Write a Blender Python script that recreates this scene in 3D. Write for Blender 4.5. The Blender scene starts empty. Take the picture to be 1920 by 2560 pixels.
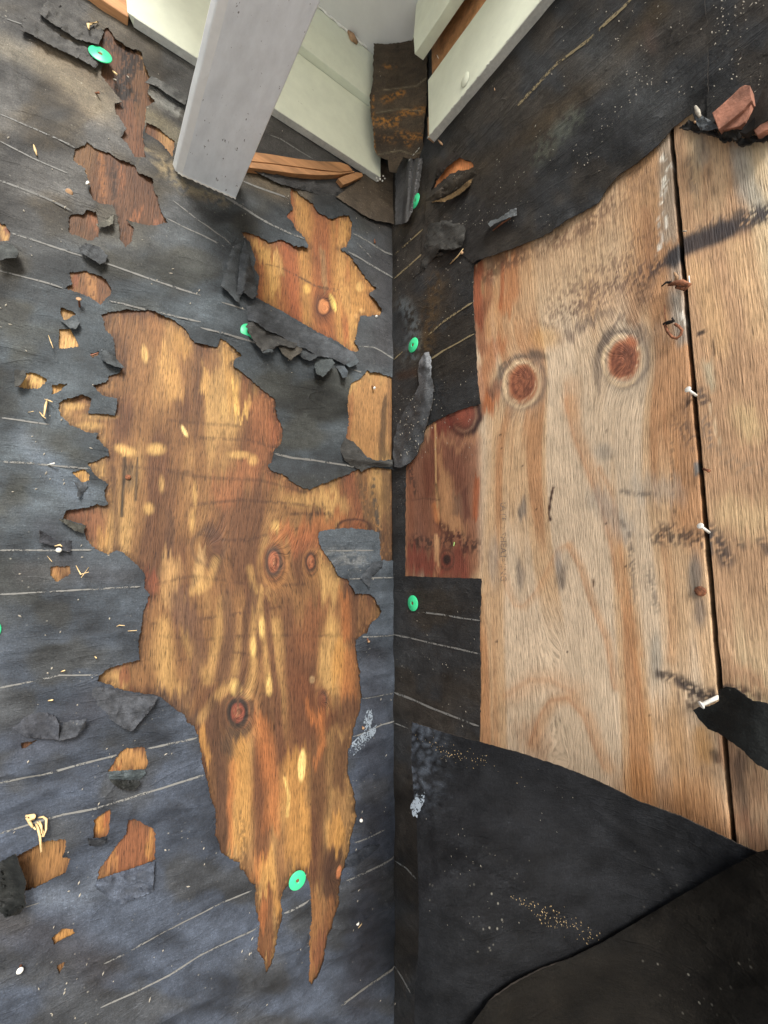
import bpy, bmesh, math, random
import numpy as np
from mathutils import Vector, Matrix, geometry, kdtree, noise as mnoise
random.seed(7)
rng = np.random.default_rng(7)
S = bpy.context.scene
COL = S.collection

# ------------------------------------------------------------------ camera, sky, sun, exposure
F_PX, CX, CY, HOR = 1046.0, 960.0, 1280.0, 1400.0
CAM_H = 1.55
PITCH = math.atan((HOR - CY) / F_PX)
HEAD = math.radians(54.2)
DC = 0.70
CAM = Vector((-DC * math.cos(math.radians(53.0)), -DC * math.sin(math.radians(53.0)), CAM_H))
FWD = Vector((math.cos(HEAD) * math.cos(PITCH), math.sin(HEAD) * math.cos(PITCH), math.sin(PITCH)))
RGT = Vector((math.sin(HEAD), -math.cos(HEAD), 0))
UPV = RGT.cross(FWD)
cd = bpy.data.cameras.new('camera'); cam = bpy.data.objects.new('camera', cd); COL.objects.link(cam)
cam.matrix_world = Matrix(((RGT.x, UPV.x, -FWD.x, CAM.x), (RGT.y, UPV.y, -FWD.y, CAM.y), (RGT.z, UPV.z, -FWD.z, CAM.z), (0, 0, 0, 1)))
cd.sensor_fit = 'HORIZONTAL'; cd.sensor_width = 36.0; cd.lens = 36.0 * F_PX / 1920.0
cd.clip_start = 0.01; cd.clip_end = 500
S.camera = cam

SUN_EL, SUN_AZ = math.radians(33), math.radians(250)      # direction of the sun seen from the corner (math angle, from +X)
W = bpy.data.worlds.new('World'); S.world = W; W.use_nodes = True
nt = W.node_tree; nt.nodes.clear()
sky = nt.nodes.new('ShaderNodeTexSky'); sky.sky_type = 'NISHITA'; sky.sun_disc = False
sky.sun_elevation = SUN_EL; sky.sun_rotation = math.pi / 2 - SUN_AZ
sky.air_density = 1.0; sky.dust_density = 3.0; sky.ozone_density = 1.0
bg = nt.nodes.new('ShaderNodeBackground'); bg.inputs[1].default_value = 0.075
wo = nt.nodes.new('ShaderNodeOutputWorld')
nt.links.new(sky.outputs[0], bg.inputs[0]); nt.links.new(bg.outputs[0], wo.inputs[0])
sl = bpy.data.lights.new('sun', 'SUN'); sl.energy = 2.4; sl.angle = math.radians(20); sl.color = (1, 0.985, 0.96)
sun = bpy.data.objects.new('sun', sl); COL.objects.link(sun)
sd = Vector((math.cos(SUN_AZ) * math.cos(SUN_EL), math.sin(SUN_AZ) * math.cos(SUN_EL), math.sin(SUN_EL)))
sun.rotation_euler = sd.to_track_quat('Z', 'Y').to_euler(); sun.location = (-3, -3, 4)
S.view_settings.view_transform = 'Standard'; S.view_settings.look = 'None'
S.view_settings.exposure = 1.06; S.view_settings.gamma = 1; S.view_settings.use_curve_mapping = False

# ------------------------------------------------------------------ numpy helpers
FW, RT, UP, CM = (np.array(v) for v in (FWD, RGT, UPV, CAM))
def lin(c):
    c = np.asarray(c, float) / 255.0
    return np.where(c <= 0.04045, c / 12.92, ((c + 0.055) / 1.055) ** 2.4)
def rays(p):
    p = np.atleast_2d(np.asarray(p, float))
    return FW + np.outer((p[:, 0] - CX) / F_PX, RT) + np.outer(-(p[:, 1] - CY) / F_PX, UP)
# wall 'L': plane y = -d, u = x ; wall 'R': plane x = -d, u = y ; both seen from negative side
def hit(w, p, d=0.0):
    r = rays(p); k = 1 if w == 'L' else 0
    t = (-np.asarray(d) - CM[k]) / r[:, k]
    return CM + r * t[:, None]
def uz(w, p, d=0.0):
    h = hit(w, p, d); return np.stack([h[:, 0 if w == 'L' else 1], h[:, 2]], 1)
def world(w, q, d):
    q = np.atleast_2d(q); d = np.broadcast_to(np.asarray(d, float), (len(q),))
    if w == 'L': return np.stack([q[:, 0], -d, q[:, 1]], 1)
    return np.stack([-d, q[:, 0], q[:, 1]], 1)
def pix(P):
    v = P - CM; z = np.maximum(v @ FW, 1e-4)
    return np.stack([CX + F_PX * (v @ RT) / z, CY - F_PX * (v @ UP) / z], 1)

def _h(ix, iy, s):
    n = (ix.astype(np.int64) * 374761393 + iy.astype(np.int64) * 668265263 + s * 974634777) & 0x7fffffff
    n = ((n ^ (n >> 13)) * 1274126177) & 0x7fffffff
    return ((n ^ (n >> 16)) & 0xffff) / 65535.0
def vn(x, y, s=0):
    ix, iy = np.floor(x), np.floor(y); fx, fy = x - ix, y - iy
    fx = fx * fx * fx * (fx * (fx * 6 - 15) + 10); fy = fy * fy * fy * (fy * (fy * 6 - 15) + 10)
    a, b, c, d = _h(ix, iy, s), _h(ix + 1, iy, s), _h(ix, iy + 1, s), _h(ix + 1, iy + 1, s)
    return (a + (b - a) * fx) * (1 - fy) + (c + (d - c) * fx) * fy
def fbm(x, y, s=0, o=4):
    v = 0; a = 0.5; t = 0
    for k in range(o):
        v = v + a * vn(x, y, s + k * 17); t += a; x = x * 2.03 + 5.3; y = y * 2.03 + 1.7; a *= 0.5
    return v / t
def sst(a, b, x):
    t = np.clip((x - a) / (b - a), 0, 1); return t * t * (3 - 2 * t)
def jag(poly, amp=1.6, step=5.0, seed=0, closed=True, rough=1.0, fine=False):
    """subdivide a traced outline and roughen it like a torn edge (still in photo pixels)"""
    r = random.Random(seed); P = [np.array(p, float) for p in poly]; n = len(P); out = []
    for i in range(n if closed else n - 1):
        a, b = P[i], P[(i + 1) % n]; L = np.linalg.norm(b - a); k = max(1, int(L / step)); nn = np.array([-(b - a)[1], (b - a)[0]]) / max(L, 1e-6)
        for j in range(k):
            q = a + (b - a) * (j / k)
            o = (mnoise.noise(Vector((q[0] * 0.11, q[1] * 0.11, seed))) * 1.6 + r.uniform(-0.6, 0.6)) * amp * rough
            if j == 0: o *= 0.6
            out.append(q + nn * o)
            if fine:
                q2 = a + (b - a) * ((j + 0.5) / k); out.append(q2 + nn * (o * 0.5 + r.uniform(-1, 1) * amp * 0.62))
    if not closed: out.append(P[-1])
    return np.array(out)
def inside(pts, poly):
    x, y = pts[:, 0], pts[:, 1]; res = np.zeros(len(pts), bool)
    lo, hi = poly.min(0), poly.max(0)
    m = np.where((x >= lo[0]) & (x <= hi[0]) & (y >= lo[1]) & (y <= hi[1]))[0]
    if not len(m): return res
    px, py = x[m], y[m]; c = np.zeros(len(m), bool)
    a = poly; b = np.roll(poly, -1, 0)
    for (x0, y0), (x1, y1) in zip(a, b):
        if y0 == y1: continue
        k = ((y0 > py) != (y1 > py)) & (px < (x1 - x0) * (py - y0) / (y1 - y0) + x0); c ^= k
    res[m] = c; return res
def segdist(p, line):
    line = np.asarray(line, float); best = np.full(len(p), 1e9)
    if len(line) == 1: return np.linalg.norm(p - line[0], axis=1)
    for a, b in zip(line[:-1], line[1:]):
        ab = b - a; t = np.clip(((p - a) @ ab) / max(ab @ ab, 1e-9), 0, 1)
        best = np.minimum(best, np.linalg.norm(p - (a + t[:, None] * ab), axis=1))
    return best

# ------------------------------------------------------------------ materials
def newmat(name, rough=0.7, spec=0.4):
    m = bpy.data.materials.new(name); m.use_nodes = True; t = m.node_tree; b = t.nodes['Principled BSDF']
    b.inputs['Roughness'].default_value = rough; b.inputs['Specular IOR Level'].default_value = spec
    return m, t, b
def N(t, typ, **kw):
    n = t.nodes.new(typ)
    for k, v in kw.items():
        if k.startswith('i_'): n.inputs[int(k[2:])].default_value = v
        else: setattr(n, k, v)
    return n
def ramp(t, src, stops):
    r = t.nodes.new('ShaderNodeValToRGB'); e = r.color_ramp.elements
    while len(e) < len(stops): e.new(0.5)
    for el, (p, c) in zip(e, stops):
        el.position = p; el.color = (c, c, c, 1) if not hasattr(c, '__len__') else (*c, 1)
    t.links.new(src, r.inputs[0]); return r.outputs[0]
def mul(t, a, b, f=1.0, mode='MULTIPLY'):
    n = t.nodes.new('ShaderNodeMix'); n.data_type = 'RGBA'; n.blend_type = mode
    if hasattr(f, 'default_value') or hasattr(f, 'is_linked'): t.links.new(f, n.inputs[0])
    else: n.inputs[0].default_value = f
    for s, i in ((a, 6), (b, 7)):
        if isinstance(s, tuple): n.inputs[i].default_value = (*s, 1)
        else: t.links.new(s, n.inputs[i])
    return n.outputs[2]
def vecmul(t, src, v):
    n = t.nodes.new('ShaderNodeVectorMath'); n.operation = 'MULTIPLY'; t.links.new(src, n.inputs[0]); n.inputs[1].default_value = v; return n.outputs[0]
def noise(t, vec, scale=1, detail=4, rough=0.55, dist=0.0):
    n = t.nodes.new('ShaderNodeTexNoise'); n.inputs['Scale'].default_value = scale; n.inputs['Detail'].default_value = detail
    n.inputs['Roughness'].default_value = rough; n.inputs['Distortion'].default_value = dist
    if vec is not None: t.links.new(vec, n.inputs['Vector'])
    return n.outputs['Fac']
def bump(t, b, src, strength, dist, prev=None):
    n = t.nodes.new('ShaderNodeBump'); n.inputs['Strength'].default_value = strength; n.inputs['Distance'].default_value = dist
    t.links.new(src, n.inputs['Height'])
    if prev is not None: t.links.new(prev, n.inputs['Normal'])
    t.links.new(n.outputs[0], b.inputs['Normal']); return n.outputs[0]

def mat_ply(name, relief=1.0, contrast=1.0):
    m, t, b = newmat(name, 0.62, 0.35)
    tint = N(t, 'ShaderNodeAttribute', attribute_name='tint').outputs['Color']
    g = N(t, 'ShaderNodeAttribute', attribute_name='grain').outputs['Vector']
    a = noise(t, vecmul(t, g, (420, 16, 1)), 1, 6, 0.66)
    f = noise(t, vecmul(t, g, (1250, 90, 1)), 1, 3, 0.65)
    k = noise(t, vecmul(t, g, (800, 62, 1)), 1, 2, 0.5)
    q = noise(t, vecmul(t, g, (60, 30, 1)), 1, 5, 0.65)
    c = mul(t, tint, ramp(t, a, [(0.3, 0.62), (0.5, 0.98), (0.68, 1.28)]), 0.85 * contrast)
    c = mul(t, c, ramp(t, f, [(0.34, 0.42), (0.48, 1.0), (0.7, 1.25)]), 0.9 * contrast)
    c = mul(t, c, ramp(t, k, [(0.30, 0.22), (0.39, 1.0), (1, 1.0)]), 0.8 * contrast)
    c = mul(t, c, ramp(t, q, [(0.3, 0.78), (0.5, 1.0), (0.7, 1.14)]), 0.9)
    t.links.new(c, b.inputs['Base Color'])
    n1 = bump(t, b, a, 0.8 * relief, 0.0016)
    n2 = bump(t, b, f, 0.5 * relief, 0.0008, n1)
    bump(t, b, k, 0.8 * relief, 0.0010, n2)
    return m
def mat_paper(name, rough=0.62, specks=0.5, grain=(30, 30, 200), spec=0.45):
    m, t, b = newmat(name, rough, spec)
    tint = N(t, 'ShaderNodeAttribute', attribute_name='tint').outputs['Color']
    oc = N(t, 'ShaderNodeTexCoord').outputs['Object']
    a = noise(t, oc, 60, 7, 0.74); f = noise(t, oc, 750, 4, 0.75); w = noise(t, vecmul(t, oc, grain), 1, 6, 0.7)
    c = mul(t, tint, ramp(t, a, [(0.3, 0.62), (0.5, 1.0), (0.72, 1.42)]), 0.85)
    c = mul(t, c, ramp(t, f, [(0.3, 0.6), (0.5, 1.0), (0.72, 1.6)]), 0.8)
    c = mul(t, c, ramp(t, w, [(0.32, 0.75), (0.5, 1.0), (0.7, 1.25)]), 0.8)
    h1 = noise(t, vecmul(t, oc, (260, 260, 900)), 1, 4, 0.7, 0.6); h2 = noise(t, vecmul(t, oc, (900, 900, 150)), 1, 3, 0.7); reg = noise(t, oc, 9, 4, 0.65)
    c = mul(t, c, ramp(t, h1, [(0.30, 0.45), (0.46, 1.0), (0.58, 1.0), (0.74, 2.6)]), ramp(t, reg, [(0.35, 0.25), (0.62, 0.9)]))
    c = mul(t, c, ramp(t, h2, [(0.30, 0.6), (0.46, 1.0), (0.60, 1.0), (0.76, 1.9)]), 0.5)
    v = N(t, 'ShaderNodeTexVoronoi'); v.feature = 'F1'; v.inputs['Scale'].default_value = 150; t.links.new(oc, v.inputs['Vector'])
    msk = noise(t, oc, 16, 3, 0.6)
    mm = N(t, 'ShaderNodeMath', operation='MULTIPLY')
    t.links.new(ramp(t, v.outputs['Distance'], [(0.08, 1.0), (0.16, 0.0)]), mm.inputs[0])
    t.links.new(ramp(t, msk, [(0.56, 0.0), (0.70, specks)]), mm.inputs[1])
    c = mul(t, c, (0.42, 0.40, 0.33), mm.outputs[0], 'MIX')
    t.links.new(c, b.inputs['Base Color'])
    t.links.new(ramp(t, a, [(0.3, rough - 0.12), (0.7, min(1, rough + 0.18))]), b.inputs['Roughness'])
    wk = noise(t, vecmul(t, oc, (7, 7, 30)), 1, 3, 0.5, 0.5); rk = ramp(t, wk, [(0.40, 0.0), (0.485, 0.35), (0.50, 1.0), (0.515, 0.35), (0.60, 0.1)])
    wr_ = mul(t, rk, ramp(t, reg, [(0.42, 0.0), (0.6, 1.0)]), 1.0); nw = bump(t, b, wr_, 0.4, 0.0028); n0 = bump(t, b, h1, 0.5, 0.0010, nw)
    n1 = bump(t, b, w, 0.5, 0.0024, n0)
    n2 = bump(t, b, a, 0.7, 0.0020, n1)
    bump(t, b, f, 0.55, 0.0004, n2)
    return m
def mat_simple(name, col, rough=0.6, var=0.25, scale=120, bmp=0.3, dark=None, dthr=0.3, spec=0.4, metal=0.0, dist=0.0006, stretch=(1, 1, 1)):
    m, t, b = newmat(name, rough, spec); b.inputs['Metallic'].default_value = metal
    oc = vecmul(t, N(t, 'ShaderNodeTexCoord').outputs['Object'], stretch)
    a = noise(t, oc, scale, 5, 0.65); l = noise(t, oc, scale * 0.12, 4, 0.6)
    c = mul(t, tuple(col), ramp(t, a, [(0.3, 1 - var), (0.7, 1 + var)]), 1.0)
    c = mul(t, c, ramp(t, l, [(0.3, 1 - var), (0.7, 1 + var * 0.6)]), 1.0)
    if dark is not None:
        k = noise(t, oc, scale * 2.2, 3, 0.75)
        c = mul(t, tuple(dark), c, ramp(t, k, [(dthr - 0.02, 0.0), (dthr + 0.02, 1.0)]), 'MIX')
    t.links.new(c, b.inputs['Base Color'])
    bump(t, b, a, bmp, dist)
    return m
def mat_line(name, col, under, thr=0.42, scale=420, rough=0.7):
    m, t, b = newmat(name, rough, 0.3)
    oc = N(t, 'ShaderNodeTexCoord').outputs['Object']
    a = noise(t, oc, scale, 3, 0.7); l = noise(t, oc, 45, 3, 0.6)
    s = N(t, 'ShaderNodeMath', operation='ADD'); t.links.new(a, s.inputs[0]); t.links.new(l, s.inputs[1])
    tr = N(t, 'ShaderNodeBsdfTransparent'); mx = N(t, 'ShaderNodeMixShader')
    t.links.new(ramp(t, s.outputs[0], [(thr * 2 - 0.06, 0.0), (thr * 2 + 0.06, 1.0)]), mx.inputs[0])
    b.inputs['Base Color'].default_value = (*col, 1)
    t.links.new(tr.outputs[0], mx.inputs[1]); t.links.new(b.outputs[0], mx.inputs[2])
    t.links.new(mx.outputs[0], t.nodes['Material Output'].inputs[0])
    return m

M_PLYL = mat_ply('weathered_plywood_left', 0.7, 1.0)
M_PLYR = mat_ply('weathered_plywood_right', 0.75, 0.62)
M_PAPER = mat_paper('felt_paper_weathered', 0.60, 0.5, (18, 30, 90), 0.28)
M_PAPERR = mat_paper('felt_paper_black', 0.66, 0.6, (40, 24, 110), 0.2)
M_RIM = mat_simple('felt_torn_rim', (0.035, 0.028, 0.022), 0.9, 0.5, 300)
M_CREAM = mat_simple('cream_paint', (0.68, 0.71, 0.57), 0.42, 0.05, 60, 0.12, (0.25, 0.22, 0.15), 0.265)
M_CREAM2 = mat_simple('cream_paint_edge', (0.56, 0.56, 0.50), 0.6, 0.12, 240, 0.9, None, dist=0.0012)
M_CEIL = mat_simple('soffit_white_paint', (0.70, 0.70, 0.66), 0.6, 0.04, 40, 0.1)
M_BEAM = mat_simple('pale_blue_grey_paint', (0.78, 0.84, 0.88), 0.45, 0.08, 90, 0.35, (0.12, 0.12, 0.13), 0.315, stretch=(1, 0.4, 1))
M_BEAME = mat_simple('beam_edge_highlight', (0.82, 0.85, 0.84), 0.4, 0.04, 90, 0.2)  # beam paint lightened: a painted highlight along the left chamfer
M_FRESH = mat_simple('orange_bare_wood', (0.40, 0.20, 0.085), 0.6, 0.4, 90, 0.4, (0.10, 0.04, 0.02), 0.3, stretch=(0.12, 1, 1))
M_REDW = mat_simple('red_brown_wood_chunk', (0.34, 0.15, 0.095), 0.75, 0.35, 130, 0.8, (0.12, 0.04, 0.03), 0.32, dist=0.0015)
M_TANW = mat_simple('tan_bare_wood', (0.36, 0.22, 0.12), 0.7, 0.3, 130, 0.5)
M_STRAW = mat_simple('straw_splinter', (0.72, 0.52, 0.26), 0.6, 0.2, 200, 0.3)
M_GREEN = mat_simple('green_plastic', (0.045, 0.62, 0.27), 0.38, 0.08, 90, 0.08, spec=0.5)
M_RUST = mat_simple('rusty_steel', (0.22, 0.085, 0.04), 0.8, 0.5, 400, 0.9, (0.03, 0.015, 0.01), 0.4)
M_WPAINT = mat_simple('white_paint_nail', (0.80, 0.79, 0.72), 0.5, 0.08, 300, 0.2)
M_DARK = mat_simple('dark_cavity_wood', (0.010, 0.007, 0.005), 0.9, 0.4, 60, 0.3)
M_GRND = mat_simple('pale_bounce_ground', (0.66, 0.66, 0.64), 0.95, 0.4, 8, 0.5)
M_CHIP = mat_simple('dust_chip', (0.36, 0.33, 0.27), 0.7, 0.25, 500, 0.2)
M_SOIL = mat_simple('dark_mulch', (0.035, 0.03, 0.026), 0.95, 0.4, 12, 0.5)
M_LEAF = mat_simple('green_leaf', (0.25, 0.40, 0.12), 0.5, 0.2, 200, 0.2)
M_LINE = mat_line('printed_line', (0.17, 0.17, 0.16), None, 0.45)
M_LINE2 = mat_line('printed_line_gold', (0.20, 0.16, 0.09), None, 0.46)
M_DUSTG = mat_line('golden_dust', (0.34, 0.23, 0.11), None, 0.53, 700)
M_DUSTW = mat_line('white_scuff', (0.42, 0.45, 0.47), None, 0.54, 520)
M_DUSTB = mat_line('blue_scuff', (0.22, 0.26, 0.30), None, 0.51, 420)
M_PAPERD = mat_paper('felt_paper_shaded', 0.7, 0.3, (40, 24, 110), 0.10)  # duller felt for the peeled sheets, standing in for their shade
M_LICH = mat_line('green_grey_lichen', (0.24, 0.27, 0.20), None, 0.54, 420)
M_STAMP = mat_line('faded_stamp_ink', (0.20, 0.16, 0.13), None, 0.49, 500)

# ------------------------------------------------------------------ object helpers
def tag(o, label=None, cat=None, group=None, kind=None):
    if label: o['label'] = label
    if cat: o['category'] = cat
    if group: o['group'] = group
    if kind: o['kind'] = kind
    return o
def link(o, parent=None):
    COL.objects.link(o)
    if parent is not None: o.parent = parent
    return o
def empty(name, loc=(0, 0, 0)):
    o = bpy.data.objects.new(name, None); o.location = loc; o.empty_display_size = 0.02; return link(o)
def mobj(name, V, Fc, mat, parent=None, smooth=True, loc=None):
    """V in world coordinates; object origin moved to loc (or the parent's location)"""
    V = np.asarray(V, float)
    if parent is not None and loc is None: org = np.array(parent.matrix_basis.translation); rel = np.zeros(3)
    elif loc is not None: org = np.asarray(loc, float); rel = org
    else: org = V.mean(0); rel = org
    if parent is not None and parent.matrix_basis.translation.length > 0 and parent.parent is not None:
        org = org + np.array(parent.parent.matrix_basis.translation)
    me = bpy.data.meshes.new(name); me.from_pydata((V - org).tolist(), [], [list(f) for f in Fc]); me.update()
    me.materials.append(mat)
    if smooth: me.polygons.foreach_set('use_smooth', np.ones(len(me.polygons), bool))
    o = bpy.data.objects.new(name, me); link(o, parent)
    if parent is None: o.location = rel
    return o
def setattrs(me, tint=None, grain=None):
    if tint is not None:
        a = me.attributes.new('tint', 'FLOAT_COLOR', 'POINT'); n = len(me.vertices)
        c = np.ones((n, 4), np.float32); c[:, :3] = tint[:n]; a.data.foreach_set('color', c.ravel())
    if grain is not None:
        a = me.attributes.new('grain', 'FLOAT_VECTOR', 'POINT'); a.data.foreach_set('vector', grain.astype(np.float32).ravel())
def bbox_mesh(cs):
    """8 corners (bottom 4, top 4) -> faces"""
    return [(0, 3, 2, 1), (4, 5, 6, 7), (0, 1, 5, 4), (1, 2, 6, 5), (2, 3, 7, 6), (3, 0, 4, 7)]
def bev(o, w=0.001, seg=2):
    m = o.modifiers.new('bevel', 'BEVEL'); m.width = w; m.segments = seg; m.limit_method = 'ANGLE'; m.angle_limit = 0.6; return o
def lbox(name, w, u0, u1, d0, d1, z0, z1, mat, parent=None, b=0.0012):
    c = []
    for z in (z0, z1):
        for (u, d) in ((u0, d0), (u1, d0), (u1, d1), (u0, d1)): c.append(world(w, [(u, z)], d)[0])
    c = np.array(c); F = bbox_mesh(c)
    o = mobj(name, c, F, mat, parent, smooth=False)
    bm = bmesh.new(); bm.from_mesh(o.data); bmesh.ops.recalc_face_normals(bm, faces=bm.faces); bm.to_mesh(o.data); bm.free()
    if b: bev(o, b)
    return o
def tube(name, pts, rad, mat, parent=None, n=8, cap=True):
    pts = [Vector(p) for p in pts]; V = []; F = []; up = Vector((0.3, 0.2, 0.9)).normalized()
    for i, p in enumerate(pts):
        t = (pts[min(i + 1, len(pts) - 1)] - pts[max(i - 1, 0)]).normalized(); a = t.cross(up)
        if a.length < 0.1: a = t.cross(Vector((1, 0, 0)))
        a.normalize(); b2 = t.cross(a); r = rad[i] if hasattr(rad, '__len__') else rad
        for k in range(n):
            th = 2 * math.pi * k / n; V.append(p + a * (math.cos(th) * r) + b2 * (math.sin(th) * r))
    for i in range(len(pts) - 1):
        for k in range(n): F.append((i * n + k, i * n + (k + 1) % n, (i + 1) * n + (k + 1) % n, (i + 1) * n + k))
    if cap: F.append(tuple(range(n))[::-1]); F.append(tuple(range((len(pts) - 1) * n, len(pts) * n)))
    return mobj(name, V, F, mat, parent)

def cdt(outer, holes, step, inner=None, near=None):
    """triangulate a region (any 2-D units) with a jittered point grid inside"""
    lo, hi = outer.min(0), outer.max(0)
    gx = np.arange(lo[0] + step / 2, hi[0], step); gy = np.arange(lo[1] + step / 2, hi[1], step * 0.87)
    X, Y = np.meshgrid(gx, gy); X[1::2] += step / 2
    G = np.stack([X.ravel(), Y.ravel()], 1); G += rng.uniform(-0.12, 0.12, G.shape) * step
    if inner is not None: G = np.vstack([G, inner])
    k = inside(G, outer)
    for h in holes: k &= ~inside(G, h)
    G = G[k]
    B = np.vstack([outer] + list(holes)); kd = kdtree.KDTree(len(B))
    for i, p in enumerate(B): kd.insert((p[0], p[1], 0), i)
    kd.balance()
    mind = step * 0.35
    G = np.array([g for g in G if kd.find((g[0], g[1], 0))[2] > mind]).reshape(-1, 2)
    verts = [Vector(p) for p in np.vstack([B, G])]
    edges = []; o = 0
    for L in [outer] + list(holes):
        n = len(L); edges += [(o + i, o + (i + 1) % n) for i in range(n)]; o += n
    vo, _, fo, *_ = geometry.delaunay_2d_cdt(verts, edges, [], 0, 1e-9)
    P = np.array([(v[0], v[1]) for v in vo]); T = np.array([f for f in fo if len(f) == 3])
    c = P[T].mean(1); k = inside(c, outer)
    for h in holes: k &= ~inside(c, h)
    T = T[k]
    used = np.unique(T); remap = -np.ones(len(P), int); remap[used] = np.arange(len(used))
    return P[used], remap[T], B
def orient(V, T, w):
    """make triangles face the viewer side of the wall"""
    n = np.cross(V[T[:, 1]] - V[T[:, 0]], V[T[:, 2]] - V[T[:, 0]]); k = 1 if w == 'L' else 0
    f = n[:, k] > 0; T = T.copy(); T[f] = T[f][:, ::-1]; return T
def thick(o, th=0.0006):
    o.data.materials.append(M_RIM)
    m = o.modifiers.new('thickness', 'SOLIDIFY'); m.thickness = th; m.offset = -1; m.material_offset_rim = 1
    e = o.modifiers.new('crisp_edges', 'EDGE_SPLIT'); e.split_angle = math.radians(48); return o

# ------------------------------------------------------------------ traced outlines (photo pixels -> wall planes)

H_MAIN = [(253,788),(277,780),(319,776),(377,777),(407,791),(437,803),(464,825),(475,844),(485,857),(500,862),(542,869),(550,847),(563,853),(581,869),(602,892),(584,901),(581,913),(590,922),(615,940),(636,958),(660,979),(687,999),(687,1024),(694,1048),(706,1072),(706,1093),(699,1111),(681,1130),(678,1157),(669,1164),(675,1175),(693,1182),(711,1190),(729,1205),(756,1220),(771,1224),(786,1217),(813,1208),(841,1194),(868,1187),(883,1178),(904,1172),(925,1168),(955,1170),(984,1176),(984,1402),(950,1400),(946,1330),(925,1325),(880,1320),(845,1322),(810,1325),(796,1330),(795,1350),(802,1370),(815,1390),(830,1410),(845,1440),(868,1449),(877,1470),(883,1484),(925,1485),(937,1500),(949,1530),(942,1545),(922,1560),(913,1581),(892,1593),(887,1600),(889,1636),(895,1666),(899,1711),(902,1741),(899,1771),(889,1798),(881,1825),(878,1853),(869,1874),(866,1922),(872,1946),(880,1973),(884,2000),(884,2018),(890,2039),(883,2063),(874,2090),(871,2127),(862,2145),(862,2163),(851,2178),(848,2205),(844,2223),(845,2256),(838,2277),(830,2301),(819,2325),(812,2359),(804,2392),(795,2422),(782,2446),(777,2458),(770,2446),(770,2428),(773,2392),(770,2356),(773,2319),(777,2289),(774,2250),(773,2217),(765,2193),(764,2181),(753,2175),(738,2178),(725,2193),(717,2211),(705,2229),(700,2250),(702,2280),(696,2304),(688,2341),(684,2374),(675,2407),(664,2428),(660,2410),(654,2389),(642,2374),(642,2356),(645,2332),(648,2307),(639,2277),(636,2253),(637,2208),(625,2205),(611,2178),(599,2170),(598,2154),(584,2151),(566,2139),(547,2121),(547,2105),(536,2087),(538,2054),(536,2018),(526,2000),(517,1952),(506,1916),(505,1901),(499,1862),(494,1838),(482,1813),(464,1801),(461,1786),(440,1774),(422,1759),(401,1741),(383,1735),(356,1732),(313,1725),(289,1719),(271,1708),(243,1700),(247,1687),(265,1672),(289,1663),(319,1654),(348,1648),(345,1621),(347,1590),(353,1566),(357,1530),(369,1503),(374,1485),(360,1470),(363,1437),(356,1425),(338,1410),(319,1392),(307,1380),(292,1375),(271,1386),(250,1378),(229,1365),(214,1347),(211,1329),(208,1312),(187,1304),(157,1297),(166,1277),(193,1273),(222,1268),(241,1261),(259,1265),(270,1262),(261,1241),(261,1226),(270,1211),(253,1199),(235,1187),(226,1169),(219,1160),(244,1151),(256,1143),(273,1140),(271,1127),(256,1112),(240,1096),(246,1084),(220,1083),(199,1072),(178,1066),(169,1054),(151,1039),(146,1009),(160,1000),(181,998),(208,988),(230,999),(220,1033),(241,1033),(286,1041),(292,1018),(292,998),(256,990),(232,966),(250,961),(271,952),(268,943),(298,934),(304,919),(289,892),(286,862),(283,844),(262,825),(261,807)]
H_UP = [(602,584),(621,584),(642,590),(672,608),(702,601),(723,610),(741,621),(768,622),(762,596),(741,575),(725,554),(714,542),(731,524),(725,500),(726,470),(738,479),(765,500),(780,509),(795,533),(829,550),(847,542),(871,542),(880,557),(877,593),(865,618),(848,624),(874,639),(892,666),(919,702),(937,723),(922,735),(934,753),(952,777),(949,789),(922,792),(901,789),(892,825),(886,856),(898,878),(874,881),(856,865),(801,835),(756,812),(711,786),(651,753),(640,741),(648,693),(633,669),(639,651),(621,608),(605,593)]
H_COR = [(917,926),(922,934),(946,934),(984,946),(984,1150),(967,1151),(937,1151),(916,1145),(889,1115),(862,1096),(869,1045),(868,1000),(871,982),(877,958),(901,946)]
H_ROT = [(217,356),(241,374),(271,383),(301,404),(335,414),(347,437),(380,452),(383,479),(395,494),(395,509),(404,533),(417,563),(377,565),(331,557),(316,554),(335,575),(328,608),(313,624),(298,599),(298,566),(289,536),(280,518),(247,515),(231,503),(223,482),(226,467),(211,422),(184,404),(187,374),(211,366)]
H_TOP = [(229,75),(250,80),(271,72),(289,105),(316,124),(353,133),(359,169),(374,205),(368,241),(386,262),(365,271),(363,301),(356,347),(363,401),(335,398),(319,362),(301,347),(316,329),(289,289),(286,265),(304,262),(280,229),(253,199),(253,181),(262,150),(247,115)]
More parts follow.
